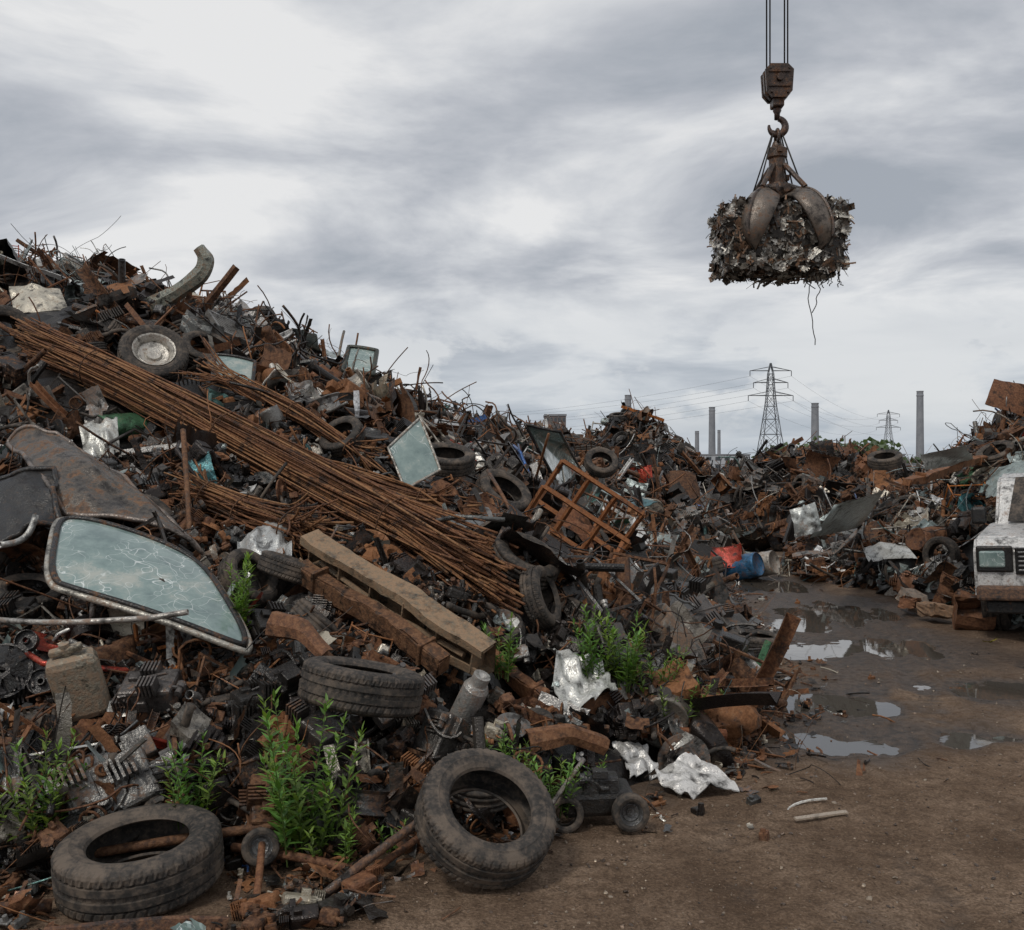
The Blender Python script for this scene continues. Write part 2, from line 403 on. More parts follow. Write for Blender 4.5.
def make_ground():
    def ax(lo,hi,st,far,n):
        c=np.arange(lo,hi,st);e=np.geomspace(st,far,n);return np.concatenate([lo-np.cumsum(e)[::-1],c,hi+np.cumsum(e)])
    xs=ax(-3.2,6.5,.024,700,42);ys=ax(3.2,13,.026,700,42)
    X,Y=np.meshgrid(xs,ys,indexing='ij');Z=GRf(X,Y)
    nx,ny=X.shape;V=np.stack([X.ravel(),Y.ravel(),Z.ravel()],1)
    i=np.arange((nx-1)*(ny-1));a=(i//(ny-1))*ny+i%(ny-1)
    L=np.stack([a,a+ny,a+ny+1,a+1],1).ravel();T=np.full(len(a),4)
    wet=np.zeros_like(X)
    for cx,cy,rx,ry in BAS: wet+=.9*np.exp(-(((X-cx)/(rx*1.7))**2+((Y-cy)/(ry*2.1))**2))
    wet+=.36*np.clip((Y-6)/2.5,0,1)
    h0=HAf(X,Y,False);toe=np.clip(1-np.abs(h0)/.5,0,1)*(h0<.3);wet+=.6*toe
    wet=np.clip(wet*.6+(fbm(X*1.3,Y*1.3,4,55)-.5)*1.2,0,1)
    mb=MB();mb.add(dict(V=V,L=L,T=T,s=True,mi=0));mb.C=[np.stack([wet.ravel()]*3+[np.ones(wet.size)],1).astype(np.float32)]
    ob=mb.build('ground');me=ob.data;me.materials.clear()
    m,nt,b=newmat('muddy_dirt');at=N(nt,'ShaderNodeAttribute',attribute_name='tint')
    n1=noise(nt,1.8,6,.65);n2=noise(nt,14,5,.7);n3=noise(nt,75,4,.7)
    c=ramp(nt,n1,[(.35,(.13,.085,.056)),(.5,(.22,.150,.102)),(.65,(.33,.235,.165))])
    c=mix(nt,ramp(nt,n2,[(.36,.65),(.55,0)]),c,(.09,.058,.038))
    c=mix(nt,ramp(nt,n3,[(.38,.65),(.55,0)]),c,(.07,.047,.033))
    c=mix(nt,ramp(nt,n3,[(.58,0),(.7,.5)]),c,(.40,.31,.235))
    geo=N(nt,'ShaderNodeNewGeometry');sp=N(nt,'ShaderNodeSeparateXYZ');nt.links.new(geo.outputs['Position'],sp.inputs[0])
    low=ramp(nt,math_(nt,'ADD',math_(nt,'MULTIPLY',sp.outputs['Z'],12),.5),[(.18,1),(.42,0)])
    wt=math_(nt,'ADD',at.outputs['Fac'],math_(nt,'MULTIPLY',math_(nt,'SUBTRACT',n2,.5),.9))
    wf=math_(nt,'ADD',ramp(nt,wt,[(.18,0),(.6,.88)]),low,True)
    c=mix(nt,wf,c,mix(nt,ramp(nt,n2,[(.38,0),(.62,1)]),(.026,.019,.014),(.10,.067,.046)))
    nt.links.new(c,b.inputs['Base Color'])
    nt.links.new(math_(nt,'SUBTRACT',.97,math_(nt,'MULTIPLY',wf,.55)),b.inputs['Roughness'])
    nt.links.new(math_(nt,'ADD',.12,math_(nt,'MULTIPLY',wf,.35)),b.inputs['Specular IOR Level'])
    bump(nt,b,math_(nt,'ADD',n2,math_(nt,'MULTIPLY',n3,.6)),1.0,.035)
    me.materials.append(m)
    mw,nt,b=newmat('muddy_water');b.inputs['Base Color'].default_value=(.07,.06,.05,1);b.inputs['Roughness'].default_value=.03;b.inputs['IOR'].default_value=2.3
    bump(nt,b,noise(nt,9,2),.03,.01)
    for k,(cx,cy,rx,ry) in enumerate(BAS):
        n=40;t=np.arange(n)*2*math.pi/n
        V=np.stack([cx+rx*2.1*np.cos(t),cy+ry*2.1*np.sin(t),np.full(n,WL+k*.0004)],1)
        me=bpy.data.meshes.new('puddle');me.from_pydata(V.tolist(),[],[list(range(n))]);me.materials.append(mw)
        o=bpy.data.objects.new('puddle',me);sc.collection.objects.link(o)
make_ground()
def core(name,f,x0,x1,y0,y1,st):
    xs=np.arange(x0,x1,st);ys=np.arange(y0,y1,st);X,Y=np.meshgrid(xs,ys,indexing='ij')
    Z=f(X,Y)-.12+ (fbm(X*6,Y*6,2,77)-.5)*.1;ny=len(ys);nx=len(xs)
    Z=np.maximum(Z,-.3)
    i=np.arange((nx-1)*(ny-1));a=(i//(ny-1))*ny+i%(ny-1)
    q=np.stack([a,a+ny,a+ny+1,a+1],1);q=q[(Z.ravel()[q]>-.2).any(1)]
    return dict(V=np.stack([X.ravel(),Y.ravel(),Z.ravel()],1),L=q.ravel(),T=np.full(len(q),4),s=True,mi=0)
RUST=[(.20,.088,.045),(.13,.062,.038),(.28,.125,.055),(.08,.045,.03),(.36,.16,.068),(.17,.095,.062),(.05,.032,.024)]
DARK=[(.018,.018,.018),(.03,.027,.025),(.048,.042,.037),(.028,.022,.02)]
GRAY=[(.17,.165,.155),(.30,.29,.275),(.11,.11,.11),(.22,.20,.17),(.15,.155,.15)]
LITE=[(.65,.63,.58),(.48,.43,.34),(.38,.44,.43),(.72,.71,.68),(.52,.47,.39)]
COL=[(.08,.22,.24),(.38,.05,.03),(.04,.11,.30),(.46,.15,.03),(.1,.24,.13),(.13,.26,.24),(.28,.34,.34)]
def pick(w):
    k=R.choices(range(5),w)[0];pal=(RUST,DARK,GRAY,LITE,COL)[k];c=R.choice(pal);f=R.uniform(.7,1.25)
    rust=(R.uniform(.5,.95),R.uniform(.15,.45),R.uniform(.2,.55),R.uniform(.12,.42),R.uniform(.2,.45))[k]
    return tuple(min(v*f,.8) for v in c),rust
WT=(.34,.28,.18,.14,.06)
CW={'sheet':(10,None),'panel':(4.5,(.16,.27,.25,.23,.09)),'bar':(12,(.8,.14,.06,0,0)),'bent_tube':(6,(.38,.27,.2,.12,.03)),'wire':(7,(.5,.4,.1,0,0)),'tangle':(3,(.5,.4,.1,0,0)),'pipe':(6,(.45,.2,.23,.09,.03)),
 'channel':(8,(.5,.2,.18,.09,.03)),'box':(5,None),'engine':(7,(.2,.65,.15,0,0)),'motor':(8,(.22,.55,.18,.05,0)),'disc':(1.6,(.6,.3,.1,0,0)),'rim':(1,(.3,.2,.4,.1,0)),
 'coil':(1,(.5,.5,0,0,0)),'hose':(5,(0,1,0,0,0)),'barrel':(1.3,None),'frame':(3,(.65,.17,.08,.06,.04)),'radiator':(1.5,(.2,.4,.4,0,0)),'tyre':(1.3,(0,1,0,0,0)),'strip':(5,(.35,.2,.27,.14,.04))}
SW={'shard':(6,(.34,.27,.22,.15,.02)),'nub':(7,(.33,.43,.19,.05,0)),'stick':(6,(.55,.35,.1,0,0)),'motor':(3,(.28,.5,.18,.04,0)),'wire':(2,(.5,.4,.1,0,0)),'strip':(1,None),'coil':(.4,(.5,.5,0,0,0)),'disc':(.5,(.6,.3,.1,0,0)),'hose':(.6,(0,1,0,0,0))}
KEEP=[];KA=None
def blocked(p,ext):
    global KA
    if not KEEP: return False
    if KA is None or len(KA[0])!=len(KEEP): KA=(np.array([k[0] for k in KEEP]),np.array([k[1]-k[0] for k in KEEP]),np.array([k[2] for k in KEEP]))
    a,ab,r=KA;ap=p-a;t=np.clip((ap*ab).sum(1)/((ab*ab).sum(1)+1e-9),0,1);q=ap-ab*t[:,None]
    return bool(((q*q).sum(1)<(r+ext)**2).any())
def basis(nrm,tilt,up=0.):
    z=np.asarray(nrm,float)+rng.normal(size=3)*tilt;z/=np.linalg.norm(z)
    t=rng.normal(size=3);t[2]+=up*3;x=t-z*np.dot(t,z) if not up else t;x/=np.linalg.norm(x)
    y=np.cross(z,x);y/=np.linalg.norm(y)+1e-9;z=np.cross(x,y);return np.stack([x,y,z],1)
def place(mb,cat,w,p,M,s,pr=None):
    pr=pr or R.choice(CAT[cat]);tint,rust=pick(w or WT)
    if cat=='sheet' and R.random()<.05: mb.add(pr,M*s,p,tint,rust,mi=2);return
    mb.add(pr,M*s,p,tint,rust,mi=1 if cat in('hose','tyre') else None)
def scatter(mb,f,n,samp,table,smul=1.,off=(-.12,.1),tilt=.45,up=.04,wts=None):
    cats=list(table);cw=[table[c][0] for c in cats];k=0;tries=0
    while k<n and tries<n*6:
        tries+=1
        x,y=samp();h=f(x,y)
        if h<.02: continue
        e=.12;hx=(f(x+e,y)-f(x-e,y))/(2*e);hy=(f(x,y+e)-f(x,y-e))/(2*e)
        nr=np.array([-hx,-hy,1.]);nr/=np.linalg.norm(nr)
        cat=R.choices(cats,cw)[0];s=R.uniform(.6,1.15)*smul
        if cat in('panel','tyre','frame') : s*=.85
        p=np.array([x,y,h])+nr*R.uniform(*off)*smul
        if cat in('tyre','engine','barrel','rim'): p=p+nr*.03
        u=1. if (R.random()<up and cat in('bar','wire','strip','pipe','channel','stick')) else 0
        pr=R.choice(CAT[cat])
        if blocked(p,min(pr['r'],.5)*.62*s): continue
        place(mb,cat,(wts or table[cat][1]),p,basis(nr,tilt,u),s,pr);k+=1
# ---------------------------------------------------------------- hero helpers
def hit(u,v,f=None):
    f=f or HA
    for d in np.arange(3.5,26,.04):
        p=W(u,v,d)
        if p[2]<f(p[0],p[1]): return p
    return W(u,v,12)
def frame_from(n,xh=(1,0,0)):
    z=np.array(n,float);z/=np.linalg.norm(z);x=np.array(xh,float);x-=z*np.dot(x,z);x/=np.linalg.norm(x);return np.stack([x,np.cross(z,x),z],1)
def keep(p,r,toward=.5,q=None):
    c=np.array([0,0,CH]);d=c-p;d/=np.linalg.norm(d)
    KEEP.append((np.array(p),np.array(p)+d*toward,r))
def put_tyre(p,n,s=1.,rim=None,hi=True,k=True):
    mb=MB();M=frame_from(n)*s;mb.add(TY if hi else TYL,M,p,(.03,.03,.03),.3)
    if rim is not None: mb.add(CAT['rim'][0],M*1.03,p,rim,.35)
    o=mb.build('tire' if rim is None else 'wheel')
    if k: keep(p,.30*s,.7)
    return o
put_tyre(np.array([-1.57,4.2,.135]),(-.05,-.10,1),1.0);keep(np.array([-1.57,4.2,.15]),.38,.3)
put_tyre(np.array([-.115,4.34,.27]),(.32,-.52,.80),.90);keep(np.array([-.115,4.34,.25]),.34,.3)
put_tyre(W(362,686,5.1),(.16,.10,.94),.93)
for (u,v,wpx,n) in [(448,469,56,(.1,-.35,.9)),(503,503,58,(.45,-.5,.72)),(345,447,45,(-.3,-.6,.6)),
                    (540,608,60,(.85,-.3,.3)),(697,575,62,(-.25,.12,.9)),(10,345,60,(.5,-.7,.3)),(600,470,26,(.1,-.7,.6)),(295,580,60,(.3,.1,.9)),(255,590,40,(.6,-.3,.5)),(40,606,50,(.2,-.3,.9))]:
    p=hit(u,v);s=wpx/F*p[1]/.68;put_tyre(p+np.array([0,-.15,.09]),n,min(max(s,.6),1.05))
put_tyre(np.array([2.3,9.4,.12]),(.05,-.03,1),.8)
p=hit(160,362);put_tyre(p+np.array([0,-.2,.05]),(.35,-.75,.55),66/F*p[1]/.68,rim=(.5,.47,.42))
p=np.array([-1.1,4.35,.13]);put_tyre(p,(.3,-.8,.3),.24,rim=(.12,.12,.12))
pE=hit(888,458,HE);put_tyre(pE+np.array([0,.1,-.02]),(-.2,-.3,.9),.6)
def bundle(name,P,rad,nb,r=.008,seed=1,fan=.0,tints=RUST):
    g=np.random.default_rng(seed);mb=MB();P=np.array(P,float);n=26
    t=np.linspace(0,1,len(P));tt=np.linspace(0,1,n)
    C=np.stack([np.interp(tt,t,P[:,k]) for k in range(3)],1)
    for _ in range(3): C[1:-1]=(C[:-2]+2*C[1:-1]+C[2:])/4
    for b in range(nb):
        a=g.uniform(0,6.28);q=rad*math.sqrt(g.random());o=np.array([0,math.cos(a)*q*.8,math.sin(a)*q]);o2=o+g.normal(size=3)*rad*.22
        end=g.normal(size=3)*fan
        lo=g.uniform(0,.06);hi_=1-g.uniform(0,.08);ts=np.linspace(lo,hi_,18)
        Q=np.stack([np.interp(ts,tt,C[:,k]) for k in range(3)],1)
        Q+=np.outer(1-ts,o)+np.outer(ts,o2)+np.outer(np.maximum(ts-.75,0)**1.5*4,end)+np.outer(np.maximum(.2-ts,0)**1.5*4,g.normal(size=3)*fan)
        Q+=np.outer(np.sin(ts*math.pi*g.integers(1,4)+g.uniform(0,6)),g.normal(size=3)*rad*.12)
        mb.add(proto(*tube(Q,r*g.uniform(.7,1.2),5),smooth=True),tint=R.choice(tints),rust=g.uniform(.6,.95))
    for tb in (.22,.5,.8):
        c=C[int(tb*(n-1))];d=C[int(tb*(n-1))+1]-C[int(tb*(n-1))];M=frame_from(d);an=np.linspace(0,2*math.pi,20)[:-1]
        ring=(np.stack([np.cos(an)*rad*1.05,np.sin(an)*rad*1.05,0*an],1))@M.T+c;mb.add(proto(*tube(ring,.006,5,closed=True),smooth=True),tint=(.05,.03,.02),rust=.6)
    ob=mb.build(name)
    for i in range(0,n-3,3):
        c=C[i];d=np.array([0,0,CH])-c;d/=np.linalg.norm(d);KEEP.append((C[i]+d*.1,C[min(i+3,n-1)]+d*.1,rad*.85));KEEP.append((C[i]+d*.4,C[min(i+3,n-1)]+d*.4,rad*.5))
    return ob
def onheap(u,v,lift=.1): p=hit(u,v);d=np.array([0,0,CH])-p;d/=np.linalg.norm(d);return p+d*.15+np.array([0,0,lift])
RB=[(.25,.11,.05),(.17,.075,.04),(.34,.165,.072),(.11,.053,.033),(.42,.23,.11)]
bundle('rebar_bundle',[onheap(20,345),onheap(100,380),onheap(190,425),onheap(300,485),onheap(400,540),onheap(512,602)],.20,240,.0088,3,.14,RB)
bundle('rebar_bundle',[onheap(185,492,.02),onheap(250,520,.02),onheap(330,545,.02)],.15,90,.008,4,.25,RB)
bundle('rebar_bundle',[onheap(285,462,.02),onheap(350,480,.02),onheap(470,520,.02)],.10,60,.008,5,.3,RB)
bundle('rebar_bundle',[onheap(205,372,.05),onheap(300,420,.05),onheap(385,470,.0)],.09,35,.008,6,.4,RB)
bundle('rebar_bundle',[onheap(560,560,.02),onheap(600,575,.02),onheap(650,585,.0)],.08,30,.008,7,.3,RB)
def patch(c4,bulge=.1,n=14,m=10,crump=0.,seed=0,rnd=.0):
    a,b,c,d=[np.array(q,float) for q in c4]
    nm=np.cross(b-a,d-a);nm/=np.linalg.norm(nm)
    if nm[1]>0: nm=-nm
    S,T=np.meshgrid(np.linspace(0,1,n),np.linspace(0,1,m),indexing='ij');s=S.ravel();t=T.ravel()
    k=rnd*((2*s-1)**4)*((2*t-1)**4)
    s_=s+(0.5-s)*k;t_=t+(.5-t)*k
    V=(np.outer(1-s_,a)+np.outer(s_,b))*(1-t_)[:,None]+(np.outer(1-s_,d)+np.outer(s_,c))*t_[:,None]
    V+=np.outer(bulge*4*(s*(1-s)+.5*t*(1-t)),nm)
    if crump: V+=np.outer(crump*2*(fbm(s*4+seed,t*4,3,seed)-.5),nm)
    Fc=[[i*m+j,(i+1)*m+j,(i+1)*m+j+1,i*m+j+1] for i in range(n-1) for j in range(m-1)]
    loop=[i*m for i in range(n)]+[(n-1)*m+j for j in range(1,m)]+[i*m+m-1 for i in range(n-2,-1,-1)]+[j for j in range(m-2,0,-1)]
    return V,Fc,V[loop],nm
def panel(name,c4,tint,rust,bulge=.08,mi=0,fr=None,frt=(.03,.03,.03),crump=0.,seed=0,thick=.006,kp=True,rnd=0.,kr=1.,fr2=None):
    V,Fc,lp,nm=patch(c4,bulge,20,16,crump=crump,seed=seed,rnd=rnd);mb=MB()
    V2,F2=join((V,Fc),(V-nm*thick,[f[::-1] for f in Fc]))
    mb.add(proto(V2,F2,smooth=True,mi=mi),tint=tint,rust=rust)
    if fr:
        mb.add(proto(*tube(lp+nm*.004,fr,6,closed=True),smooth=True),tint=frt,rust=.4)
    if fr2:
        cn=lp.mean(0);mb.add(proto(*tube(cn+(lp-cn)*1.05-nm*.02,fr2[0],6,closed=True),smooth=True),tint=fr2[1],rust=.42)
    if kp:
        c=[np.array(q) for q in c4]
        for s in (.1,.37,.63,.9):
            for t in (.2,.8):
                q=(c[0]*(1-s)+c[1]*s)*(1-t)+(c[3]*(1-s)+c[2]*s)*t;keep(q,(.07+.11*np.linalg.norm(c[0]-c[1]))*kr,.75)
    return mb.build(name)
panel('windshield',[W(60,514,6.25),W(200,560,6.2),W(256,654,5.45),W(48,584,5.5)],(.2,.3,.3),0,.04,mi=2,fr=.018,frt=(.025,.025,.025),rnd=.10,fr2=(.02,(.42,.40,.35)))
panel('car_hood',[W(0,438,7.7),W(95,462,7.6),W(215,560,6.6),W(62,512,6.5)],(.11,.095,.08),.44,.12,crump=.07,seed=4,fr=.018,frt=(.2,.17,.15),rnd=.1)
panel('car_door',[W(-40,500,6.9),W(55,470,6.9),W(58,520,6.4),W(-20,565,6.2)],(.03,.03,.03),.3,.05,crump=.06,seed=7,fr=.02)
panel('window_pane',[W(420,418,8.7),W(440,470,8.5),W(405,490,8.3),W(388,448,8.5)],(.2,.3,.3),0,.01,mi=2,fr=.012,frt=(.4,.38,.34))
panel('window_pane',[W(349,347,12.6),W(377,351,12.6),W(373,375,12.2),W(343,371,12.2)],(.1,.2,.2),0,.01,mi=2,fr=.03,frt=(.06,.07,.06),kp=False)
panel('window_pane',[W(215,355,10.3),W(255,362,10.3),W(252,392,9.9),W(212,382,9.9)],(.1,.2,.2),0,.02,mi=2,fr=.02)
panel('window_pane',[onheap(525,432,.1),onheap(560,440,.1),onheap(585,480,.05),onheap(560,492,.05)],(.1,.2,.2),0,.02,mi=2,fr=.02)
panel('sheet_metal_panel',[onheap(238,545,.05),onheap(285,530,.1),onheap(292,560,.0),onheap(245,575,-.02)],(.50,.51,.5),.35,.02,crump=.1,seed=9)
panel('sheet_metal_panel',[onheap(548,655,.06),onheap(590,668,.06),onheap(615,700,.02),onheap(565,712,.02)],(.6,.6,.57),.3,.02,crump=.12,seed=12)
panel('sheet_metal_panel',[W(8,284,12.6),W(60,289,12.6),W(70,313,12.2),W(15,316,12.2)],(.5,.46,.38),.35,.03,crump=.05,seed=13)
panel('sheet_metal_panel',[onheap(80,435,.05),onheap(118,430,.1),onheap(120,462,.0),onheap(85,465,.0)],(.6,.6,.56),.35,.02,crump=.1,seed=14)
panel('tarpaulin_sheet',[np.array([.74,5.55,.10]),np.array([1.05,5.7,.12]),np.array([1.25,5.45,.03]),np.array([.9,5.3,.03])],(.68,.66,.63),.2,.02,crump=.07,seed=15)
panel('tarpaulin_sheet',[np.array([.58,5.85,.16]),np.array([.8,5.9,.12]),np.array([.84,5.68,.03]),np.array([.66,5.58,.04])],(.55,.54,.52),.25,.02,crump=.06,seed=16)
def ribbon(name,P,w,tint,rust,up=(0,0,1),lip=.04,wr=0.):
    P=np.array(P,float);n=24;t=np.linspace(0,1,len(P));tt=np.linspace(0,1,n);C=np.stack([np.interp(tt,t,P[:,k]) for k in range(3)],1)
    for _ in range(3): C[1:-1]=(C[:-2]+2*C[1:-1]+C[2:])/4
    T=np.gradient(C,axis=0);V=[];sec=[(-.5,-1),(-.42,0),(0,.35),(.42,0),(.5,-1)]
    for i in range(n):
        d=T[i]/np.linalg.norm(T[i]);a=np.cross(d,(0,-1,.1));a/=np.linalg.norm(a);b=np.cross(a,d);tp=1-.35*(i/n)
        for s,q in sec: V.append(C[i]+a*s*w*tp+b*q*lip)
        for s,q in sec[::-1]: V.append(C[i]+a*s*w*tp*.9+b*(q*lip-.012))
    if wr: V=warp(np.array(V),wr,9,np.random.default_rng(3))
    m=10;Fc=[[i*m+j,i*m+(j+1)%m,(i+1)*m+(j+1)%m,(i+1)*m+j] for i in range(n-1) for j in range(m)]+[list(range(m)),[(n-1)*m+j for j in range(m)]]
    mb=MB();mb.add(proto(V,Fc),tint=tint,rust=rust);return mb.build(name)
ribbon('car_bumper',[W(110,335,12.2),W(150,303,12.0),W(186,286,11.9),(W(202,272,11.8)),W(205,256,11.8),W(198,247,11.8)],.24,(.24,.25,.21),.45,wr=.02,lip=.07)
ribbon('car_bumper',[W(40,275,13.6),W(70,262,13.6),W(95,290,13.5)],.22,(.1,.1,.09),.5)
def beam(name,p0,p1,w,h,tint,rust,kp=True,seed=0,bands=(-.35,.38)):
    p0=np.array(p0);p1=np.array(p1);d=p1-p0;L=np.linalg.norm(d);parts=[];g=np.random.default_rng(seed)
    if h>.12: # open channel section with flanges and web holes
        t=.014;sec=[(-w/2,-h/2),(w/2,-h/2),(w/2,-h/2+.05),(w/2-t,-h/2+.05),(w/2-t,-h/2+t),(-w/2+t,-h/2+t),(-w/2+t,h/2-t),(w/2-t,h/2-t),(w/2-t,h/2-.05),(w/2,h/2-.05),(w/2,h/2),(-w/2,h/2)]
        sec=[(-a,b) for a,b in sec][::-1];ns=26;m=12;V=[];Fc=[]
        for k in range(ns):
            for a,b in sec: V.append(((k/(ns-1)-.5)*L,a,b))
        for k in range(ns-1):
            for j in range(m): Fc.append([k*m+j,k*m+(j+1)%m,(k+1)*m+(j+1)%m,(k+1)*m+j])
        V=warp(np.array(V),.02,6,g);V+=g.normal(size=V.shape)*.002;parts.append((V,Fc))
        for k in np.linspace(-.45,.45,6): parts.append(bbox(.012,w-.03,h-.03,(k*L,0,0),.003))
        parts.append(tube([(-.4*L,-w*.2,-h*.2),(0,-w*.25,-h*.3),(.4*L,-w*.2,-h*.1)],.018,6))
    else:
        bm=bmesh.new();bmesh.ops.create_cube(bm,size=1)
        for v in bm.verts: v.co=Vector((v.co.x*L,v.co.y*w,v.co.z*h))
        bmesh.ops.bevel(bm,geom=bm.edges[:],offset=.008 if h>.05 else .004,segments=2,affect='EDGES');bm.verts.index_update()
        lg=[e for e in bm.edges if e.calc_length()>L*.8];bmesh.ops.subdivide_edges(bm,edges=lg,cuts=16);bm.verts.index_update()
        V=np.array([list(v.co) for v in bm.verts]);Fc=[[v.index for v in f.verts] for f in bm.faces];bm.free()
        V=warp(V,.024 if h>.05 else .003,7,g)
        if h>.05: V+=g.normal(size=V.shape)*.0035
        parts=[(V,Fc)]
        if h>.05:
            for k in bands: parts.append(bbox(.025,w+.03,h+.03,(k*L,0,0),.004))
    x=d/L;z=np.array([0,-.35,1.]);z-=x*np.dot(x,z);z/=np.linalg.norm(z);M=np.stack([x,np.cross(z,x),z],1)
    mb=MB();mb.add(proto(*join(*parts)),M,(p0+p1)/2,tint,rust)
    if kp:
        for i in range(6): keep(p0+d*(i+.5)/6,w*1.0,.6)
    return mb.build(name)
beam('steel_beam',W(308,545,6.45),W(488,664,5.65),.15,.20,(.40,.32,.22),.62)
beam('steel_beam',W(300,566,6.3),W(445,664,5.6),.10,.11,(.13,.075,.045),.6,seed=3)
beam('steel_beam',W(470,645,6.2),W(545,700,5.8),.08,.10,(.2,.09,.045),.7,seed=6)
beam('wooden_plank',np.array([1.42,5.0,.02]),np.array([1.72,5.1,.02]),.03,.012,(.4,.33,.26),.1,False)
mb=MB();V,Fc=bbox(.27,.2,.40,(0,0,0),.045);V2=warp(V,.015,8,np.random.default_rng(5));parts=[(V2,Fc),bbox(.18,.06,.04,(0,0,.23),.012),lathe([(0,.27),(.03,.27),(.03,.2),(0,.2)],12)]
pc=hit(92,700);pc=pc+np.array([0,-.18,.12]);mb.add(proto(*join(*parts)),frame_from((-.15,-.3,.9),(.9,.3,0))*.9,pc,(.40,.36,.28),.55);mb.build('jerry_can');keep(pc,.2,.6)
for u,v,s in ((265,712,.75),(335,745,.8),(395,705,.7),(160,700,.8),(440,745,.7),(30,690,.9),(715,655,1.2),(690,625,1.1),(300,690,.8),(610,655,.8),(20,625,.8),(735,640,1.1),(665,600,1.1)):
    p=hit(u,v)+np.array([0,-.12,.07]);mb=MB();mb.add(R.choice(CAT['engine']),basis((0,-.5,.8),.3)*s,p,R.choice([(.04,.038,.036),(.07,.065,.06),(.03,.028,.026),(.11,.10,.095)]),.36);mb.build('engine_block');keep(p,.12*s,.5)
mb=MB();p=hit(28,688)+np.array([0,-.25,.14]);M=frame_from((.15,-.85,.4))
for dx,dz,r in ((0,0,.15),(.2,-.05,.07),(-.17,-.08,.08),(.08,.17,.06)):
    mb.add(proto(*lathe([(.015,.03),(r*.3,.03),(r*.35,.0),(r*.9,.0),(r*.92,.025),(r,.025),(r*.95,.0),(r,-.025),(r*.3,-.025),(.015,-.02)],32,True)),M,p+M@np.array([dx,dz,.02]),(.045,.043,.042),.3)
for k in range(7):
    a=k*2*math.pi/7;V=np.array([(.04,-.02,.05),(.04,.02,.07),(.13,.045,.08),(.13,-.035,.045)]);c,s=math.cos(a),math.sin(a);V=np.stack([V[:,0]*c-V[:,1]*s,V[:,0]*s+V[:,1]*c,V[:,2]],1);mb.add(proto(V,[[0,1,2,3]]),M,p,(.05,.05,.05),.3)
mb.build('engine_fan_assembly');keep(p,.2,.5)
mb=MB();p=hit(470,708);V,Fc=lathe([(0,-.2),(.07,-.2),(.075,-.18),(.075,.1),(.06,.13),(.05,.13),(.05,.19),(.03,.19),(0,.17)],24);mb.add(proto(V,Fc,smooth=False),frame_from((.35,-.3,.75)),p+np.array([0,-.1,.06]),(.40,.39,.37),.38);mb.build('metal_canister');keep(p,.12,.5)
mb=MB();c=np.array([.42,5.0,.13]);mb.add(proto(*bbox(.36,.2,.13,(0,0,0),.03)),frame_from((0,-.1,1),(1,.1,.05)),c,(.035,.034,.033),.15)
mb.add(CAT['motor'][1],frame_from((0,0,1)),c+[.02,-.03,.08],(.05,.05,.05),.2);mb.add(TYL,frame_from((.1,-1,.05))*.27,c+[.16,-.13,-.03],(.02,)*3);mb.add(TYL,frame_from((.1,-1,.05))*.27,c+[-.16,-.12,-.04],(.02,)*3)
mb.add(CAT['rim'][0],frame_from((.1,-1,.05))*.28,c+[.16,-.13,-.03],(.1,.1,.1),.3);mb.build('lawn_mower_chassis');keep(c,.25,.5)
mb=MB();p=hit(575,548)+np.array([0,-.3,.22])
g=np.random.default_rng(9);M=frame_from((.45,-.5,.75),(.85,-.1,-.5))
OR=(.40,.15,.055)
for s in (-.3,0,.3): mb.add(proto(*tube([(-.45,s,0),(.45,s,.0)],.028,4)),M,p,OR,.6)
for s in (-.45,-.15,.15,.45):
    mb.add(proto(*tube([(s,-.32,0),(s,.32,0)],.03,4)),M,p,OR,.6);mb.add(proto(*tube([(s,-.3,0),(s,-.3,.34)],.025,4)),M,p,OR,.6);mb.add(proto(*tube([(s,.3,0),(s,.3,.34)],.025,4)),M,p,OR,.6)
for s in (-.3,.3): mb.add(proto(*tube([(-.45,s,.34),(.45,s,.34)],.026,4)),M,p,OR,.6)
mb.add(proto(*sheet(g,.45,.35,8,6,.05,3,.5,.2)),M,p+M[:,2]*.05,(.25,.1,.05),.8);mb.build('rusty_steel_rack');keep(p,.42,.7)
def pipe(name,a,b,r,tint=(.14,.07,.045),rust=.7,bend=.02,sd=0):
    a=np.array(a);b=np.array(b);g=np.random.default_rng(sd);P=np.array([a+(b-a)*t for t in np.linspace(0,1,9)])+np.outer(np.sin(np.linspace(0,math.pi,9)),g.normal(size=3)*bend)
    mb=MB();V,Fc=tube(P,r,12,cap=False);V2,F2=tube(P,r*.8,12,cap=False);n=12;k=9
    Fc2=[f[::-1] for f in F2];VV,FF=join((V,Fc),(V2,Fc2));o=len(V)
    for e in (0,k-1):
        for j in range(n): q=[e*n+j,e*n+(j+1)%n,o+e*n+(j+1)%n,o+e*n+j];FF.append(q if e else q[::-1])
    mb.add(proto(VV,FF,smooth=True),tint=tint,rust=rust);return mb.build(name)
pipe('steel_pipe',(-.78,4.08,.03),(-.34,4.5,.24),.02,(.10,.08,.07),.5)
pipe('steel_pipe',(-.72,4.0,.03),(-.42,4.55,.10),.016,(.2,.09,.05),.7)
pipe('steel_pipe',(.05,4.6,.03),(.36,5.0,.32),.012,(.25,.22,.2),.4)
pipe('steel_pipe',(-2.1,4.35,.05),(-1.0,4.55,.16),.022,(.1,.06,.04),.6)
pipe('steel_pipe',(-2.3,3.85,.03),(-1.85,4.0,.03),.026,(.08,.05,.04),.6)
pipe('steel_pipe',(-1.25,4.45,.09),(-.65,4.3,.04),.02,(.12,.06,.04),.7)
pipe('steel_pipe',(-1.02,3.95,.02),(-1.08,4.3,.16),.016,(.2,.09,.05),.7)
pipe('steel_pipe',(.35,6.0,.18),(1.3,6.05,.16),.035,(.28,.10,.05),.75)
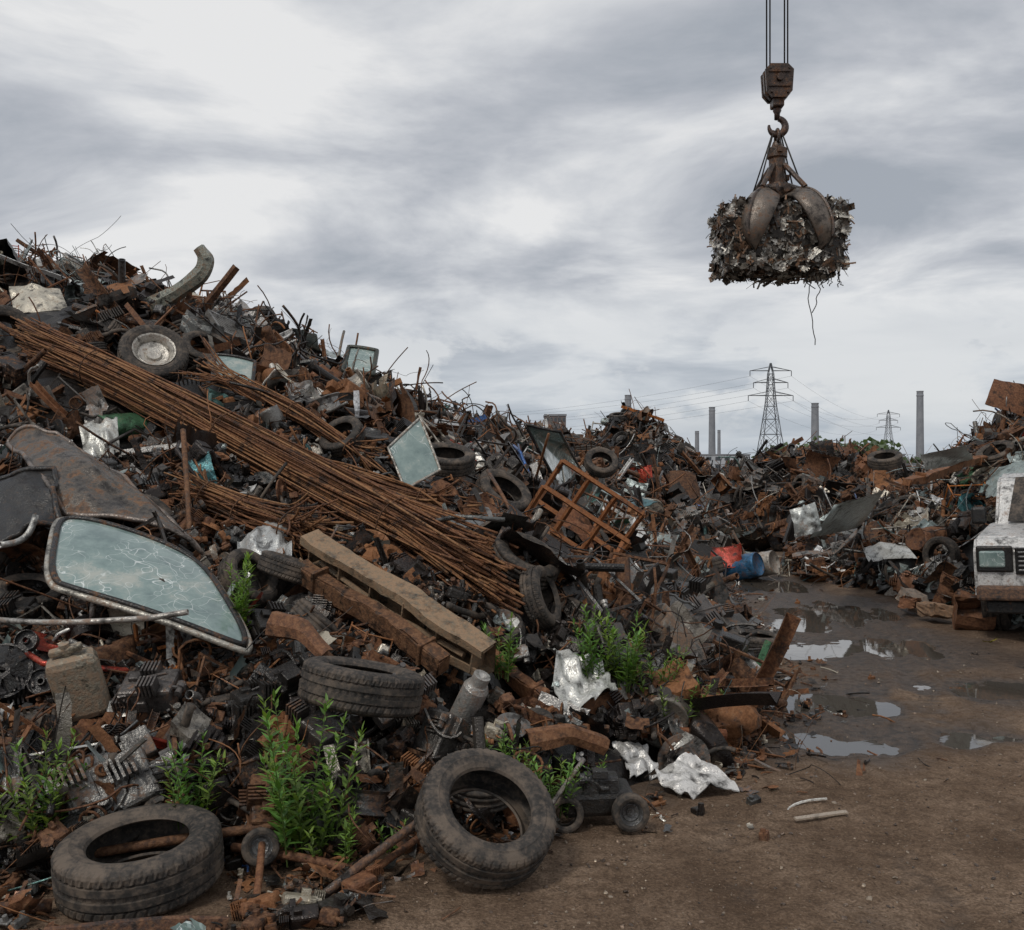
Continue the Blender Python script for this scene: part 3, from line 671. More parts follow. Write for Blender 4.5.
pipe('steel_pipe',(.9,6.3,.12),(1.6,6.9,.10),.045,(.12,.10,.09),.5)
pipe('steel_pipe',(1.0,6.7,.3),(2.0,7.3,.05),.03,(.14,.08,.05),.6)
pipe('steel_pipe',W(0,620,5.5),W(150,618,5.3),.016,(.38,.36,.33),.4,.04,5)
pipe('steel_pipe',W(150,618,5.3),W(188,612,5.3),.016,(.38,.36,.33),.4,.0,5)
pipe('steel_pipe',W(0,545,6.0),W(36,515,6.2),.02,(.4,.4,.38),.4,.02,6)
pipe('steel_pipe',W(183,430,7.6),W(190,545,6.9),.02,(.14,.08,.05),.6,.04,7)
ribbon('car_fender',[(-1.75,3.72,.01),(-1.5,3.74,.035),(-1.3,3.78,.04),(-1.1,3.85,.01)],.11,(.09,.06,.05),.6,lip=.015)
ribbon('car_fender',[(.1,5.1,.38),(.3,5.2,.40),(.5,5.3,.3)],.14,(.22,.11,.06),.7,wr=.015)
ribbon('car_fender',[(.45,6.0,.32),(.75,6.1,.4),(1.05,6.1,.2)],.16,(.26,.12,.06),.7,wr=.015)
ribbon('car_fender',[W(270,622,5.5),W(300,632,5.4),W(325,655,5.3)],.14,(.2,.10,.06),.65,wr=.015)
print('T heroes',time.time()-T0)
# ---------------------------------------------------------------- left heap
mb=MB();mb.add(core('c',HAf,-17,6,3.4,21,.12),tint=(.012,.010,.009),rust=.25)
def sA():
    y=4.0*(18/4.0)**R.random();return R.uniform(-.66*y-1.0,min(4.4,.25*y+1.2)),y
scatter(mb,HA,4300,sA,CW,1.0)
def sAn():
    y=4.0*(9/4.0)**R.random();return R.uniform(-.62*y-.4,min(3,.3*y+.8)),y
scatter(mb,HA,1700,sAn,CW,.6,(-.05,.1),.6)
scatter(mb,HA,8000,sAn,SW,.9,(-.03,.13),.8,.1)
def sR(): y=R.uniform(10.5,16.5);return R.uniform(-.62*y,.05*y),y
scatter(mb,HA,110,sR,{'bar':(4,(.8,.2,0,0,0)),'wire':(5,(.5,.5,0,0,0)),'channel':(2,None),'strip':(2,None),'bent_tube':(4,None),'tangle':(2,None)},1.0,(.1,.35),.9,.35)
mb.build('scrap_heap')
mb=MB()
for k in range(1200):
    y=3.6*(17/3.6)**R.random();xr=float(np.interp(y,[3.6,4.0,4.3,4.7,5.3,6,7.5,10,15.6],[-1.9,-.9,-.5,.1,.95,1.5,2.1,2.5,3.3]));x=xr+R.expovariate(5)-(.25 if y>4.6 else R.uniform(0,1.6))
    cat=R.choices(['shard','nub','stick','wire'],[5,3,4,.5])[0];s=R.uniform(.25,.8);p=np.array([x,y,GR(x,y)+.01])
    if blocked(p,0): continue
    place(mb,cat,(.5,.3,.14,.06,.0),p,basis((0,0,1),.15),s)
for k in range(520):
    x,y=R.uniform(-2.7,-.55),R.uniform(3.55,4.55);cat=R.choices(['shard','nub','stick','strip','sheet','motor','pipe','bar'],[5,5,6,2,2.2,2,1,1.5])[0];s=R.uniform(.4,1.0)*(.45 if cat in('sheet','pipe','bar','strip') else .8);p=np.array([x,y,GR(x,y)+.015+R.random()*.04])
    if y<3.55+(x+.6)*-.0+max(0,(x+1.3))*.55 or blocked(p,.04): continue
    place(mb,cat,(.42,.40,.12,.05,.01),p,basis((0,0,1),.2),s)
mb.build('scrap_litter')
print('T heap A',time.time()-T0)
# ---------------------------------------------------------------- other heaps
for fm,(x0,x1,y0,y1),n,sd in ((mound(-.6,24,6.4,7,2.75,5),(-8,7,16,32),1500,1),(mound(4.6,38,4.2,6,3.9,6),(-1,11,30,46),900,2),(mound(8,27.5,6,8,2.1,7),(1,15,19,37),1400,3),(mound(17,44,10,9,1.9,9),(6,28,34,54),600,4),(mound(-3,36,8,6,3.6,10),(-12,6,29,43),500,5)):
    f=Grid(fm,x0-1,x1+1,y0-1,y1+1,.2)
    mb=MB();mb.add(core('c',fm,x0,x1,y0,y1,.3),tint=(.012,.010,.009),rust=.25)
    cy=(y0+y1)/2
    scatter(mb,f,n,lambda:(R.uniform(x0,x1),R.uniform(y0,cy+2)),CW,1.25,(-.15,.12),.6,.08,(.33,.46,.14,.06,.01) if sd in(2,3) else None)
    mb.build('scrap_heap')
KEEP.append((np.array([5.1,9.5,.8]),np.array([8.5,11.0,.8]),.9));KEEP.append((np.array([5.2,10.4,1.2]),np.array([6.5,13.0,1.0]),.7))
def onE(u,v,l=.12): p=hit(u,v,HE);d=np.array([0,0,CH])-p;d/=np.linalg.norm(d);return p+d*.15+np.array([0,0,l])
panel('sheet_metal_panel',[onE(862,555),onE(905,552),onE(918,568),onE(870,572)],(.6,.6,.57),.3,.05,crump=.05,seed=21,kr=.5)
panel('sheet_metal_panel',[onE(835,515),onE(885,500),onE(860,535),onE(810,548)],(.46,.52,.50),.33,.05,crump=.04,seed=22,kr=.5)
panel('sheet_metal_panel',[onE(920,465),onE(965,455),onE(975,470),onE(925,480)],(.5,.5,.47),.35,.03,crump=.05,seed=23,kr=.5)
panel('sheet_metal_panel',[onE(990,480),onE(1030,470),onE(1030,510),onE(985,505)],(.35,.42,.40),.35,.05,crump=.05,seed=24,kr=.5)
panel('sheet_metal_panel',[onE(790,520),onE(815,512),onE(822,540),onE(795,548)],(.5,.52,.5),.35,.05,crump=.05,seed=26,kr=.5)
panel('rusty_steel_plate',[W(994,379,16.5),W(1030,386,16.5),W(1022,416,16.2),W(985,404,16.2)],(.16,.07,.04),.8,.01,crump=.02,seed=25,kp=False)
pipe('steel_pipe',W(1005,400,16.4),W(1000,450,16.2),.04,(.14,.07,.04),.8);pipe('steel_pipe',W(1026,405,16.4),W(1035,450,16.2),.04,(.14,.07,.04),.8)
beam('steel_beam',onE(905,492),onE(985,466),.1,.1,(.3,.13,.06),.8)
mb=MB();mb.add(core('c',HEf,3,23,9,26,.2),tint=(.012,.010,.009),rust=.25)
def sE(): y=9.6*(24/9.6)**R.random();return R.uniform(.24*y,.62*y+1.5),y
scatter(mb,HE,3000,sE,CW,.9,(-.1,.12),.5,.06,(.36,.20,.18,.21,.05))
scatter(mb,HE,2500,sE,SW,1.2,(-.03,.12),.8,.1)
mb.build('scrap_heap')
for p,t,n in (((3.62,15.6,.2),(.03,.13,.26),'oil_drum'),((3.95,15.9,.2),(.42,.38,.33),'oil_drum')):
    mb=MB();r=.19;L=.55;prof=[(0,-L/2),(r*.94,-L/2),(r,-L/2+.02)]+[(r*(1.05 if k in(4,8) else 1),-L/2+L*k/12) for k in range(1,12)]+[(r,L/2-.02),(r*.94,L/2),(r*.93,L/2-.02),(0,L/2-.02)]
    mb.add(proto(*lathe(prof,28),smooth=True),frame_from((.6,-.5,.2)),p,t,.42);mb.build(n)
mb=MB();mb.add(CAT['panel'][1],frame_from((-.2,-.9,.4))*.5,(3.35,15.6,.35),(.33,.04,.025),.4);mb.build('car_fender')
# ---------------------------------------------------------------- wrecked pickup
def wreck():
    E=bpy.data.objects.new('wrecked_pickup_truck',None);sc.collection.objects.link(E)
    def part(name,vf,tint,rust,mi=0,sm=False):
        mb=MB();mb.add(proto(*vf,smooth=sm,mi=mi),tint=tint,rust=rust);return mb.build(name,E)
    W_=1.8
    def ext(prof,w,name,tint,rust,bev=.05,mi=0,y0=0):
        bm=bmesh.new();vs=[bm.verts.new((x,-w/2+y0,z)) for x,z in prof];f=bm.faces.new(vs);r=bmesh.ops.extrude_face_region(bm,geom=[f])
        for v in [g for g in r['geom'] if isinstance(g,bmesh.types.BMVert)]: v.co.y+=w
        bmesh.ops.recalc_face_normals(bm,faces=bm.faces[:])
        bmesh.ops.bevel(bm,geom=bm.edges[:],offset=bev,segments=3,affect='EDGES');bm.verts.index_update()
        V=np.array([list(v.co) for v in bm.verts]);Fc=[[v.index for v in q.verts] for q in bm.faces];bm.free();part(name,(V,Fc),tint,rust,mi,False)
    wh=(.62,.61,.59)
    ext([(0,.45),(.0,.95),(.15,1.08),(1.25,1.16),(4.6,1.12),(4.6,.5),(3.95,.5),(3.85,.8),(3.5,.92),(3.15,.8),(3.05,.45),(1.35,.45),(1.25,.8),(.9,.92),(.55,.8),(.45,.45)],W_,'body',wh,.36,.035)
    ext([(1.2,1.1),(1.75,1.66),(2.0,1.72),(2.9,1.70),(3.1,1.62),(3.2,1.1)],W_-.16,'cab',wh,.36,.04)
    wsn=np.array([-.66,0,.75])*.02
    part('windscreen',(lambda q:(q[0]+wsn,q[1]))(patch([(1.24,-.68,1.17),(1.24,.68,1.17),(1.73,.62,1.66),(1.73,-.62,1.66)],.0)[:2]),(.03,.035,.035),.1,1)
    for s in (-1,1):
        yy=s*(W_/2-.078);part('side_window',(np.array([(1.55,yy,1.18),(2.3,yy,1.18),(2.3,yy,1.6),(1.85,yy,1.6)]),[[0,1,2,3]]),(.02,)*3,.1,1)
        part('rear_side_window',(np.array([(2.4,yy,1.18),(3.0,yy,1.18),(2.95,yy,1.58),(2.4,yy,1.6)]),[[0,1,2,3]]),(.02,)*3,.1,1)
        part('headlight',bbox(.06,.24,.17,(-.02,s*.72,.86),.02),(.3,.32,.32),.1,2)
        part('headlight_bezel',bbox(.05,.34,.27,(-.006,s*.70,.86),.02),(.02,.02,.02),.3)
        part('mirror',bbox(.1,.16,.2,(1.45,s*1.0,1.25),.03),(.03,)*3,.2)
        part('door_seam',box(.012,.01,.62,(2.35,s*(W_/2+.001),.8)),(.01,)*3,.2)
        part('wheel_arch_trim',tube([(.9+.46*math.cos(a),s*(W_/2),.42+.5*math.sin(a)) for a in np.linspace(.1,math.pi-.1,14)],.02,6),(.03,.03,.03),.3)
        for x in(.9,3.5):
            v,f=join((TYL['V'][:,[0,2,1]]*[1.1,1.1,1.1]+[x,s*.80,.38],[list(q) for q in TYL['L'].reshape(-1,4)]));part('tire',(v,f),(.02,)*3,.2,1)
            r=CAT['rim'][0];part('rim',(r['V'][:,[0,2,1]]*[1.1,-s*1.0,1.1]+[x,s*.82,.38],[list(q) for q in r['L'].reshape(-1,4)]),(.3,.3,.3),.4)
    part('grille_recess',bbox(.05,1.02,.27,(-.012,0,.84),.01),(.012,)*3,.1)
    for k in range(5): part('grille_slat',bbox(.04,.96,.018,(-.035,0,.75+.045*k),.005),(.2,.2,.2),.3)
    part('bumper',bbox(.12,1.75,.15,(-.06,0,.52),.03),(.10,.09,.085),.6)
    part('lower_valance',bbox(.05,1.6,.13,(.0,0,.37),.02),(.02,.02,.02),.3)
    E.matrix_world=Matrix.Translation((5.55,9.75,.02))@Matrix.Rotation(math.radians(58),4,'Z')@Matrix.Rotation(math.radians(-3),4,'X')
wreck()
for k,(x,y) in enumerate(((4.85,11.4),(5.05,10.9),(4.95,12.2),(4.75,11.9))):
    mb=MB();mb.add(CAT['box'][k*2],basis((0,-.3,1),.2)*.9,(x,y,.14),[(.35,.25,.17),(.2,.1,.06),(.4,.38,.34),(.3,.14,.08)][k],.6);mb.build('metal_crate')
# ---------------------------------------------------------------- weeds
def plant(p,h,ns,seed,spread=.12,lean=.25):
    g=np.random.default_rng(seed);mb=MB();p=np.array(p)
    leafV=np.array([(0,0,0),(.3,.14,.03),(.3,-.14,.03),(.65,.11,.0),(.65,-.11,.0),(1,0,-.08),(.3,0,0),(.65,0,-.03)]);leafF=[[0,6,1],[0,2,6],[6,7,3,1],[6,2,4,7],[7,5,3],[7,4,5]]
    LP=proto(leafV,leafF,smooth=False,mi=4)
    for s in range(ns):
        a=g.uniform(0,6.28);b=p+np.array([math.cos(a),math.sin(a),0])*g.uniform(0,spread)*.6;H=h*g.uniform(.5,1.05)
        d=np.array([math.cos(a)*lean*g.uniform(.2,1.3),math.sin(a)*lean*g.uniform(.2,1.3),1.]);n=9
        C=np.array([b+d*H*t+np.array([math.cos(a),math.sin(a),0])*lean*.25*H*t*t for t in np.linspace(0,1,n)])
        mb.add(proto(*tube(C,np.linspace(.0045,.0015,n),5,False),smooth=True,mi=4),tint=(.10,.15,.04),rust=0)
        nl=int(H/.0125);pa=g.uniform(0,6);hue=g.uniform(-.25,.25)
        for k in range(nl):
            t=.12+.88*k/nl;c=np.array([np.interp(t,np.linspace(0,1,n),C[:,q]) for q in range(3)])
            pa+=2.4;el=g.uniform(.15,.9)+(t>.9)*.5;ln=.085*(1.1-.55*t)*g.uniform(.6,1.2)*(h/.45)**.5
            x=np.array([math.cos(pa)*math.cos(el),math.sin(pa)*math.cos(el),math.sin(el)]);z=np.array([0,0,1.])-x*x[2];z/=np.linalg.norm(z)
            M=np.stack([x,np.cross(z,x),z],1)*ln;f=g.uniform(.6,1.3)*(.75+.5*t)
            mb.add(LP,M,c,(.14*f*(1+hue),.24*f,.045*f),0)
    return mb.build('weed_plant')
def wp(u,v,h,ns,sd,**k):
    p=hit(u,v)
    if p[1]>=11.9 or p[2]<.05: p=W(u,v,CH*F/(v-465))
    plant(p+np.array([0,-.22,-.02]),h,ns,sd,**k)
wp(62,820,.46,12,1,spread=.2);wp(210,806,.42,11,2,spread=.18);wp(315,835,.66,15,3,spread=.22);wp(345,845,.36,12,33,spread=.25);wp(248,640,.55,9,4,lean=.15)
wp(505,668,.40,9,5);wp(500,762,.28,8,6);wp(552,795,.34,15,7,spread=.28,lean=.5);wp(592,672,.46,10,8);wp(622,680,.52,12,9);wp(650,690,.34,12,10,spread=.3);wp(665,712,.28,16,11,spread=.4,lean=.5)
wp(20,850,.25,8,12,lean=.5);wp(395,835,.22,9,13,lean=.5);wp(700,705,.2,8,15,lean=.6);wp(575,790,.26,9,16,lean=.5)
# ---------------------------------------------------------------- gravel & ground bits
mb=MB();ps=[]
for i in range(6):
    g=np.random.default_rng(700+i);bm=bmesh.new();bmesh.ops.create_icosphere(bm,subdivisions=1,radius=1);bm.verts.index_update();V=np.array([list(v.co) for v in bm.verts])*g.uniform(.6,1.2,3)+g.normal(size=(len(bm.verts),3))*.12
    ps.append(proto(V*[1,1,.6],[[v.index for v in f.verts] for f in bm.faces]));bm.free()
for k in range(7500):
    y=3.4*(16/3.4)**R.random();x=R.uniform(-.3*y,.62*y)
    if HAs(x,y)>.1: continue
    z=GR(x,y)
    if z<WL+.004: continue
    s=.003+.010*R.random()**4;c=R.choice([(.24,.17,.12),(.14,.10,.075),(.30,.24,.18),(.09,.065,.05)])
    mb.add(R.choice(ps),basis((0,0,1),.3)*s,(x,y,z+s*.2),c,.0)
mb.build('gravel')
mb=MB()
for (u,v,s,t) in ((370,895,.9,(.5,.51,.49)),(285,888,1.0,(.4,.45,.44)),(325,857,.6,(.5,.55,.5)),(990,643,.9,(.5,.42,.03)),(840,612,1.0,(.5,.5,.5)),(785,680,.9,(.5,.5,.49)),(820,688,.7,(.4,.4,.4)),(555,840,.7,(.5,.5,.5)),(265,880,.8,(.45,.5,.48)),(670,745,.8,(.5,.5,.48)),(610,745,.7,(.5,.5,.48))):
    x,y,_=W(u,v,CH*F/(v-465));mb.add(R.choice(CAT['shard']),basis((0,0,1),.1)*s*.8,(x,y,GR(x,y)+.02),t,.1)
mb.build('paper_litter')
# ---------------------------------------------------------------- crane grab
def grab():
    E=bpy.data.objects.new('crane_grab_with_bale',None);sc.collection.objects.link(E);X,Y=3.73,14.0
    D=(.06,.045,.038)
    def part(n,vfs,tint=D,rust=.45,mi=0,sm=False,M=None,t=(0,0,0)):
        mb=MB()
        for vf in vfs: mb.add(proto(*vf,smooth=sm,mi=mi),M,np.array(t)+[X,Y,0],tint,rust)
        return mb.build(n,E)
    cab=[]
    for dx,dy in((-.16,-.05),(-.085,.06),(.09,-.05),(.165,.06)): cab.append(tube([(dx,dy,7.3),(dx*1.05,dy,30)],.011,6))
    part('hoist_cable',cab,mi=3,sm=True)
    bm=[];pr=[(-.12,7.40),(.12,7.40),(.20,7.32),(.18,7.02),(.10,6.93),(-.10,6.93),(-.18,7.02),(-.20,7.32)]
    for y0,y1 in((-.14,-.10),(.10,.14),(-.03,.03)):
        V=[(x,y0,z) for x,z in pr]+[(x,y1,z) for x,z in pr];Fc=[list(range(8))[::-1],list(range(8,16))]+[[i,(i+1)%8,8+(i+1)%8,8+i] for i in range(8)];bm.append((np.array(V),Fc))
    for yy in(-.065,.065):
        v,f=lathe([(.03,-.03),(.17,-.03),(.14,0),(.17,.03),(.03,.03)],24,True);bm.append((v[:,[0,2,1]]+[0,yy,7.2],f))
    v,f=lathe([(0,-.19),(.05,-.19),(.05,.19),(0,.19)],14);bm.append((v[:,[0,2,1]]+[0,0,7.2],f));bm.append(bbox(.16,.2,.12,(0,0,6.88),.02))
    for a in range(4): bm.append(bbox(.03,.34,.03,((-.13,.13,-.11,.11)[a],0,(7.33,7.33,7.0,7.0)[a]),.006))
    for z in(7.1,7.3): bm.append(bbox(.3,.02,.05,(0,-.15,z),.005))
    part('sheave_block',bm,(.06,.04,.032),.42)
    v,f=lathe([(0,6.84),(.05,6.84),(.06,6.78),(.04,6.74),(.04,6.66),(0,6.66)],14)
    an=np.linspace(math.radians(80),math.radians(-190),22);P=np.stack([.115*np.cos(an),0*an,6.56+.115*np.sin(an)],1);rr=np.interp(np.linspace(0,1,22),[0,.4,.7,1],[.04,.055,.045,.018])
    part('crane_hook',[(v,f),tube(P,rr,10)],(.06,.04,.035),.4,sm=True)
    an=np.linspace(0,2*math.pi,20)[:-1];part('link_ring',[tube(np.stack([0*an,.09*np.cos(an),6.41+.11*np.sin(an)],1),.022,8,closed=True)],sm=True)
    v,f=lathe([(0,6.34),(.06,6.34),(.08,6.28),(.14,6.24),(.14,6.12),(.115,6.1),(.115,5.76),(.16,5.74),(.19,5.66),(.16,5.5),(0,5.46)],20)
    part('grab_column',[(v,f)]+[bbox(.06,.34,.08,(0,0,6.2),.01),bbox(.34,.06,.08,(0,0,5.84),.01)],(.08,.055,.042),.45)
    sl=[]
    angs=[math.radians(-90-40),math.radians(-90+40),math.radians(90-40),math.radians(90+40)]
    for q in(-1,1):
        for yy in(-.2,.2): sl.append(tube([(q*.05,yy*.1,6.5),(q*.31,yy,5.62)],.011,6))
        sl.append(tube([(q*.03,0,6.5),(q*.12,-.1,5.7)],.008,6))
    part('sling_cable',sl,mi=3,sm=True)
    for th in angs:
        c,s=math.cos(th),math.sin(th)
        path=np.array([(.12,5.56),(.28,5.60),(.46,5.57),(.62,5.46),(.75,5.28),(.83,5.06),(.84,4.90),(.79,4.78)]);wd=np.array([.07,.11,.21,.29,.29,.21,.11,.012])
        t=np.linspace(0,7,22);pr=np.stack([np.interp(t,range(8),path[:,0]),np.interp(t,range(8),path[:,1])],1);ww=np.interp(t,range(8),wd)
        for _ in range(3): pr[1:-1]=(pr[:-2]+2*pr[1:-1]+pr[2:])/4;ww[1:-1]=(ww[:-2]+2*ww[1:-1]+ww[2:])/4
        V=[];Fc=[]
        for (r,z),w in zip(pr,ww):
            for o,dr in ((-w,-.09),(-w*.75,-.03),(-w*.4,.03),(0,.05),(w*.4,.03),(w*.75,-.03),(w,-.09),(w*.9,-.12),(0,.0),(-w*.9,-.12)): V.append(((r+dr)*c-o*s,(r+dr)*s+o*c,z+dr*.7))
        m=10
        for i in range(len(pr)-1):
            for j in range(m): Fc.append([i*m+j,i*m+(j+1)%m,(i+1)*m+(j+1)%m,(i+1)*m+j])
        Fc+= [list(range(m)),[(len(pr)-1)*m+j for j in range(m)]]
        ram=tube([(.12*c,.12*s,6.0),(.46*c,.46*s,5.62)],.035,10);hg=lathe([(0,-.13),(.06,-.13),(.06,.13),(0,.13)],12);hv=hg[0][:,[0,2,1]];hv=np.stack([hv[:,0]*c-hv[:,1]*s,hv[:,0]*s+hv[:,1]*c,hv[:,2]],1)+[.26*c,.26*s,5.63]
        rib=tube([((r+.055)*c,(r+.055)*s,z+.03) for r,z in pr[3:-2]],.022,6)
        part('grab_jaw',[(np.array(V),Fc)],(.15,.125,.105),.38,sm=True);part('jaw_linkage',[ram,(hv,hg[1]),rib],(.08,.06,.05),.4)
    mb=MB();bx,by,bz=.84,.50,.44;C=np.array([X,Y,4.93])
    V,Fc=bbox(1.6,.95,.84,(0,0,0),.04);mb.add(proto(warp(V,.02,4,np.random.default_rng(2)),Fc),t=C,tint=(.03,.025,.02),rust=.3)
    pal=[((.44,.42,.38),.22),((.20,.18,.16),.35),((.07,.065,.06),.35),((.55,.52,.46),.22),((.24,.16,.11),.55),((.32,.30,.27),.3),((.08,.07,.06),.45)]
    for k in range(1900):
        f=R.choices(range(5),[6,3,3,2,3])[0];a,b=R.uniform(-1,1),R.uniform(-1,1)
        if f==0:p=np.array([a*bx,-by,b*bz]);n=(0,-1,0)
        elif f==1:p=np.array([R.choice((-1,1))*bx,a*by,b*bz]);n=(np.sign(p[0]),0,0)
        elif f==2:p=np.array([a*bx,b*by,bz]);n=(0,0,1)
        elif f==3:p=np.array([a*bx*.95,b*by*.95,-bz-.05*(1-abs(a))]);n=(0,0,-1)
        else:p=np.array([a*bx,by,b*bz]);n=(0,1,0)
        p[:2]*=1-.05*(.5-p[2]/bz/2)
        t,ru=R.choice(pal);cat=R.choices(['sheet','shard','strip','motor','stick','wire'],[9,7,6,1,1,.8])[0]
        s={'sheet':.36,'shard':.75,'strip':.30,'motor':.35,'stick':.45,'wire':.16}[cat]*R.uniform(.6,1.15)
        mb.add(R.choice(CAT[cat]),basis(n,.13)*s,C+p+np.array(n)*R.uniform(-.05,.015),t,ru)
    mb.build('metal_bale',E)
    g=np.random.default_rng(8);wr=[]
    for k in range(10):
        x=g.uniform(.3,.75);L=g.uniform(.15,.4) if k>1 else (1.05,.6)[k];z=np.linspace(0,-L,14);wr.append(tube(np.stack([x+np.cumsum(g.normal(size=14))*.015,-.3+np.cumsum(g.normal(size=14))*.012,4.5+z],1),.007,5))
    part('dangling_wire',wr,mi=3,sm=True)
grab()
# ---------------------------------------------------------------- background
m_con=simple('haze_tinted_concrete',(.19,.205,.23),(.26,.275,.30),.3,(.8,.9),0,.1,.01)  # distance haze is painted into these background colours, paler and bluer
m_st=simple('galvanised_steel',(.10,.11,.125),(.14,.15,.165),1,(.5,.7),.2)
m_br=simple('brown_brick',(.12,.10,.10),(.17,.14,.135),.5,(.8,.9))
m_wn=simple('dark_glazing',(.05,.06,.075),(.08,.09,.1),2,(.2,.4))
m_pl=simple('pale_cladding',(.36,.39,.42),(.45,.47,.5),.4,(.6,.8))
def mk(name,vf,mats,par=None,sm=False):
    me=bpy.data.meshes.new(name);me.from_pydata(np.asarray(vf[0]).tolist(),[],vf[1])
    for m in (mats if isinstance(mats,list) else [mats]): me.materials.append(m)
    o=bpy.data.objects.new(name,me);sc.collection.objects.link(o)
    if par:o.parent=par
    return o
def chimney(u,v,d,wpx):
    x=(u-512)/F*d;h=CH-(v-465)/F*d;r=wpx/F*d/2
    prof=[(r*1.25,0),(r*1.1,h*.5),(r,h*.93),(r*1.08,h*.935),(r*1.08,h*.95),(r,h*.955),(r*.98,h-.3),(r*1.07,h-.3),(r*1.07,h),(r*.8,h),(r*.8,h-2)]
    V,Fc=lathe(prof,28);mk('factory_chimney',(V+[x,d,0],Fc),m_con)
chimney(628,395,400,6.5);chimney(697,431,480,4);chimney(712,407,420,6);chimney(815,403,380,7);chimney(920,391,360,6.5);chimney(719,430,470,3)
def pylon(x,y,H,w):
    parts=[];lv=[0,.18,.34,.48,.6,.7,.8,.9,1.0];wd=[1,.78,.6,.46,.34,.27,.22,.18,.04];r=.10*H/32
    for i in range(8):
        z0,z1=lv[i]*H,lv[i+1]*H;a,b=wd[i]*w/2,wd[i+1]*w/2
        cs=[(-1,-1),(1,-1),(1,1),(-1,1)]
        for k in range(4):
            c,d=cs[k],cs[(k+1)%4]
            parts.append(tube([(c[0]*a,c[1]*a,z0),(c[0]*b,c[1]*b,z1)],r*1.3,4))
            parts.append(tube([(c[0]*a,c[1]*a,z0),(d[0]*b,d[1]*b,z1)],r*.7,4));parts.append(tube([(d[0]*a,d[1]*a,z0),(c[0]*b,c[1]*b,z1)],r*.7,4))
            parts.append(tube([(c[0]*b,c[1]*b,z1),(d[0]*b,d[1]*b,z1)],r*.7,4))
    tips=[]
    for zf,aw in((.70,.26),(.82,.2),(.93,.24)):
        z=zf*H;b=np.interp(zf,lv,wd)*w/2
        for s in(-1,1):
            tip=(s*aw*H*.8,0,z)
            for yy in(-b,b): parts.append(tube([(s*b,yy,z),tip],r,4));parts.append(tube([(s*b,yy,z+.035*H),tip],r*.8,4))
            parts.append(tube([tip,(tip[0],0,z-.05*H)],r*1.2,4));tips.append(np.array([x+tip[0],y,z-.05*H]))
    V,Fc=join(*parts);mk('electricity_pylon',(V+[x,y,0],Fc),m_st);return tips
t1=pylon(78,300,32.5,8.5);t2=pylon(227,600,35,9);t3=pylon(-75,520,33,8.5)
ls=[]
for A,B in((t1,t2),(t3,t1)):
    for a,b in zip(A,B):
        t=np.linspace(0,1,24)[:,None];P=a*(1-t)+b*t;P[:,2]-=4*6*(t*(1-t))[:,0];ls.append(tube(P,.028,4,False))
mk('power_line',join(*ls),m_st)
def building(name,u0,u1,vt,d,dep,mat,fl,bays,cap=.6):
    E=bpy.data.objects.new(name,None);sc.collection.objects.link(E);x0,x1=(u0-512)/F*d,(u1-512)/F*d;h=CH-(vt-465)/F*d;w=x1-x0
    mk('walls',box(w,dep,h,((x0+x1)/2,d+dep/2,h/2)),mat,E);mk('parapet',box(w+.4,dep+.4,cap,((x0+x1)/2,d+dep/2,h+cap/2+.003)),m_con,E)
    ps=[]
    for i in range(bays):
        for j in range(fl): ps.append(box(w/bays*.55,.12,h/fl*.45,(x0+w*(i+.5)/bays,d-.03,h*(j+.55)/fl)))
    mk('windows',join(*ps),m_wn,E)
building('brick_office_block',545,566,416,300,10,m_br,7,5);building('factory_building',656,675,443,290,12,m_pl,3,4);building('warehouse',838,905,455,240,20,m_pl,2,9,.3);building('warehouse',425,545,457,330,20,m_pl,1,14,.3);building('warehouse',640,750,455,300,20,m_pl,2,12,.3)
mb=MB();q=proto(np.array([(-.5,-.5,0),(.5,-.4,.1),(.45,.5,0),(-.5,.45,.12)]),[[0,1,2,3]],mi=4)
for i in range(170):
    d=R.uniform(150,230);u=R.choice([R.uniform(770,900),R.uniform(440,620),R.uniform(650,1100)]);x=(u-512)/F*d;h=R.uniform(2.4,4.8)*(1.35 if 760<u<890 else .8);r=h*.35
    mb.add(proto(*tube([(0,0,0),(0,0,h*.5)],[.15,.08],5),mi=0),t=(x,d,0),tint=(.05,.04,.03),rust=.1)
    for k in range(70):
        v=rng.normal(size=3);v/=np.linalg.norm(v);v*=R.random()**.4;f=R.uniform(.6,1.3)
        mb.add(q,basis(v,.5)*R.uniform(.5,.9),np.array([x,d,h*.62])+v*[r*1.3,r,h*.4],(.10*f,.14*f,.08*f),0)
mb.build('distant_trees')
# ---------------------------------------------------------------- world
w=bpy.data.worlds.new('World');sc.world=w;w.use_nodes=True;nt=w.node_tree;bg=nt.nodes['Background'];out=nt.nodes['World Output']
EL,AZ=math.radians(52),math.radians(215)
sky=N(nt,'ShaderNodeTexSky',sky_type='NISHITA');sky.sun_disc=False;sky.sun_elevation=EL;sky.sun_rotation=AZ
nt.links.new(sky.outputs[0],bg.inputs['Color']);bg.inputs['Strength'].default_value=.1
tc=N(nt,'ShaderNodeTexCoord').outputs['Generated'];sp=N(nt,'ShaderNodeSeparateXYZ');nt.links.new(tc,sp.inputs[0])
zz=math_(nt,'ADD',math_(nt,'MAXIMUM',sp.outputs['Z'],0),.14)
cb=N(nt,'ShaderNodeCombineXYZ');nt.links.new(math_(nt,'DIVIDE',sp.outputs['X'],zz),cb.inputs[0]);nt.links.new(math_(nt,'DIVIDE',sp.outputs['Y'],zz),cb.inputs[1]);cb.inputs[2].default_value=5.1
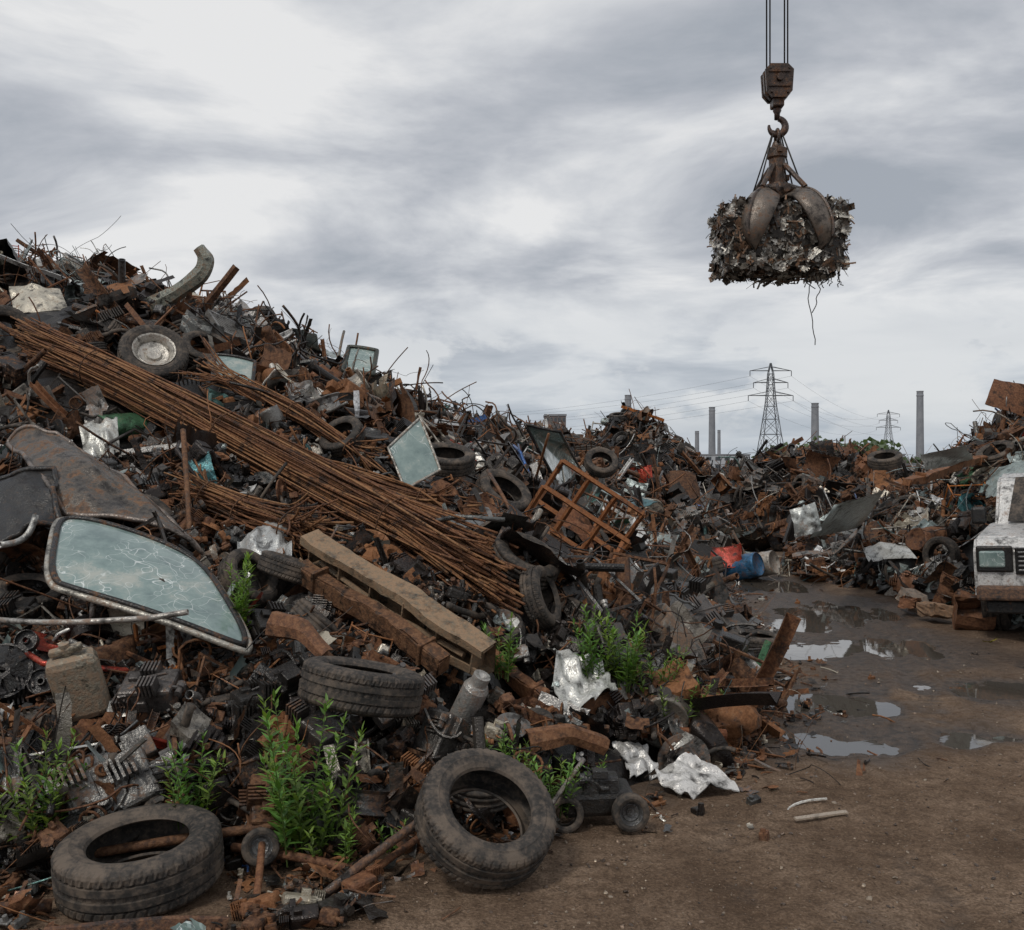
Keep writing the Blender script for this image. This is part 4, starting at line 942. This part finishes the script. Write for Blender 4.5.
a=noise(nt,1.4,8,.56,.35,cb.outputs[0]);b2=noise(nt,.5,2,.5,0,cb.outputs[0])
n=math_(nt,'ADD',math_(nt,'MULTIPLY',a,.66),math_(nt,'MULTIPLY',b2,.34))
cl=ramp(nt,n,[(.38,(.37,.40,.445)),(.45,(.50,.52,.56)),(.51,(.65,.665,.69)),(.57,(.82,.82,.82))])
st=N(nt,'ShaderNodeMapping');st.inputs['Scale'].default_value=(1,1,2.2);nt.links.new(tc,st.inputs[0])
cu=noise(nt,4.2,8,.58,.2,st.outputs[0])
cuf=ramp(nt,cu,[(.48,0),(.53,1)]);zb=ramp(nt,sp.outputs['Z'],[(.02,.0),(.06,.9),(.12,.8),(.18,0)])
cl=mix(nt,ramp(nt,sp.outputs['Z'],[(.0,.8),(.18,.0)]),cl,(.46,.52,.59))
cl=mix(nt,math_(nt,'MULTIPLY',cuf,zb),cl,(.72,.735,.75))
b3=N(nt,'ShaderNodeBackground');nt.links.new(cl,b3.inputs['Color']);b3.inputs['Strength'].default_value=1.0
mx=N(nt,'ShaderNodeMixShader');mx.inputs[0].default_value=.95;nt.links.new(bg.outputs[0],mx.inputs[1]);nt.links.new(b3.outputs[0],mx.inputs[2]);nt.links.new(mx.outputs[0],out.inputs['Surface'])
sl=bpy.data.lights.new('sun','SUN');sl.energy=1.5;sl.angle=math.radians(10);sl.color=(1,.95,.87);so=bpy.data.objects.new('sun',sl);sc.collection.objects.link(so)
dirv=Vector((math.sin(AZ)*math.cos(EL),math.cos(AZ)*math.cos(EL),math.sin(EL)));so.rotation_euler=(dirv).to_track_quat('Z','Y').to_euler()
cam=bpy.data.cameras.new('camera');co=bpy.data.objects.new('camera',cam);sc.collection.objects.link(co);co.location=(0,0,CH);co.rotation_euler=(math.radians(90),0,0)
cam.sensor_width=36;cam.lens=F/1024*36;cam.clip_end=6000;cam.clip_start=.05;sc.camera=co
sc.view_settings.view_transform='Standard';sc.view_settings.look='None';sc.view_settings.exposure=0
print('VERTS',sum(len(o.data.vertices) for o in bpy.data.objects if o.type=='MESH'),time.time()-T0)
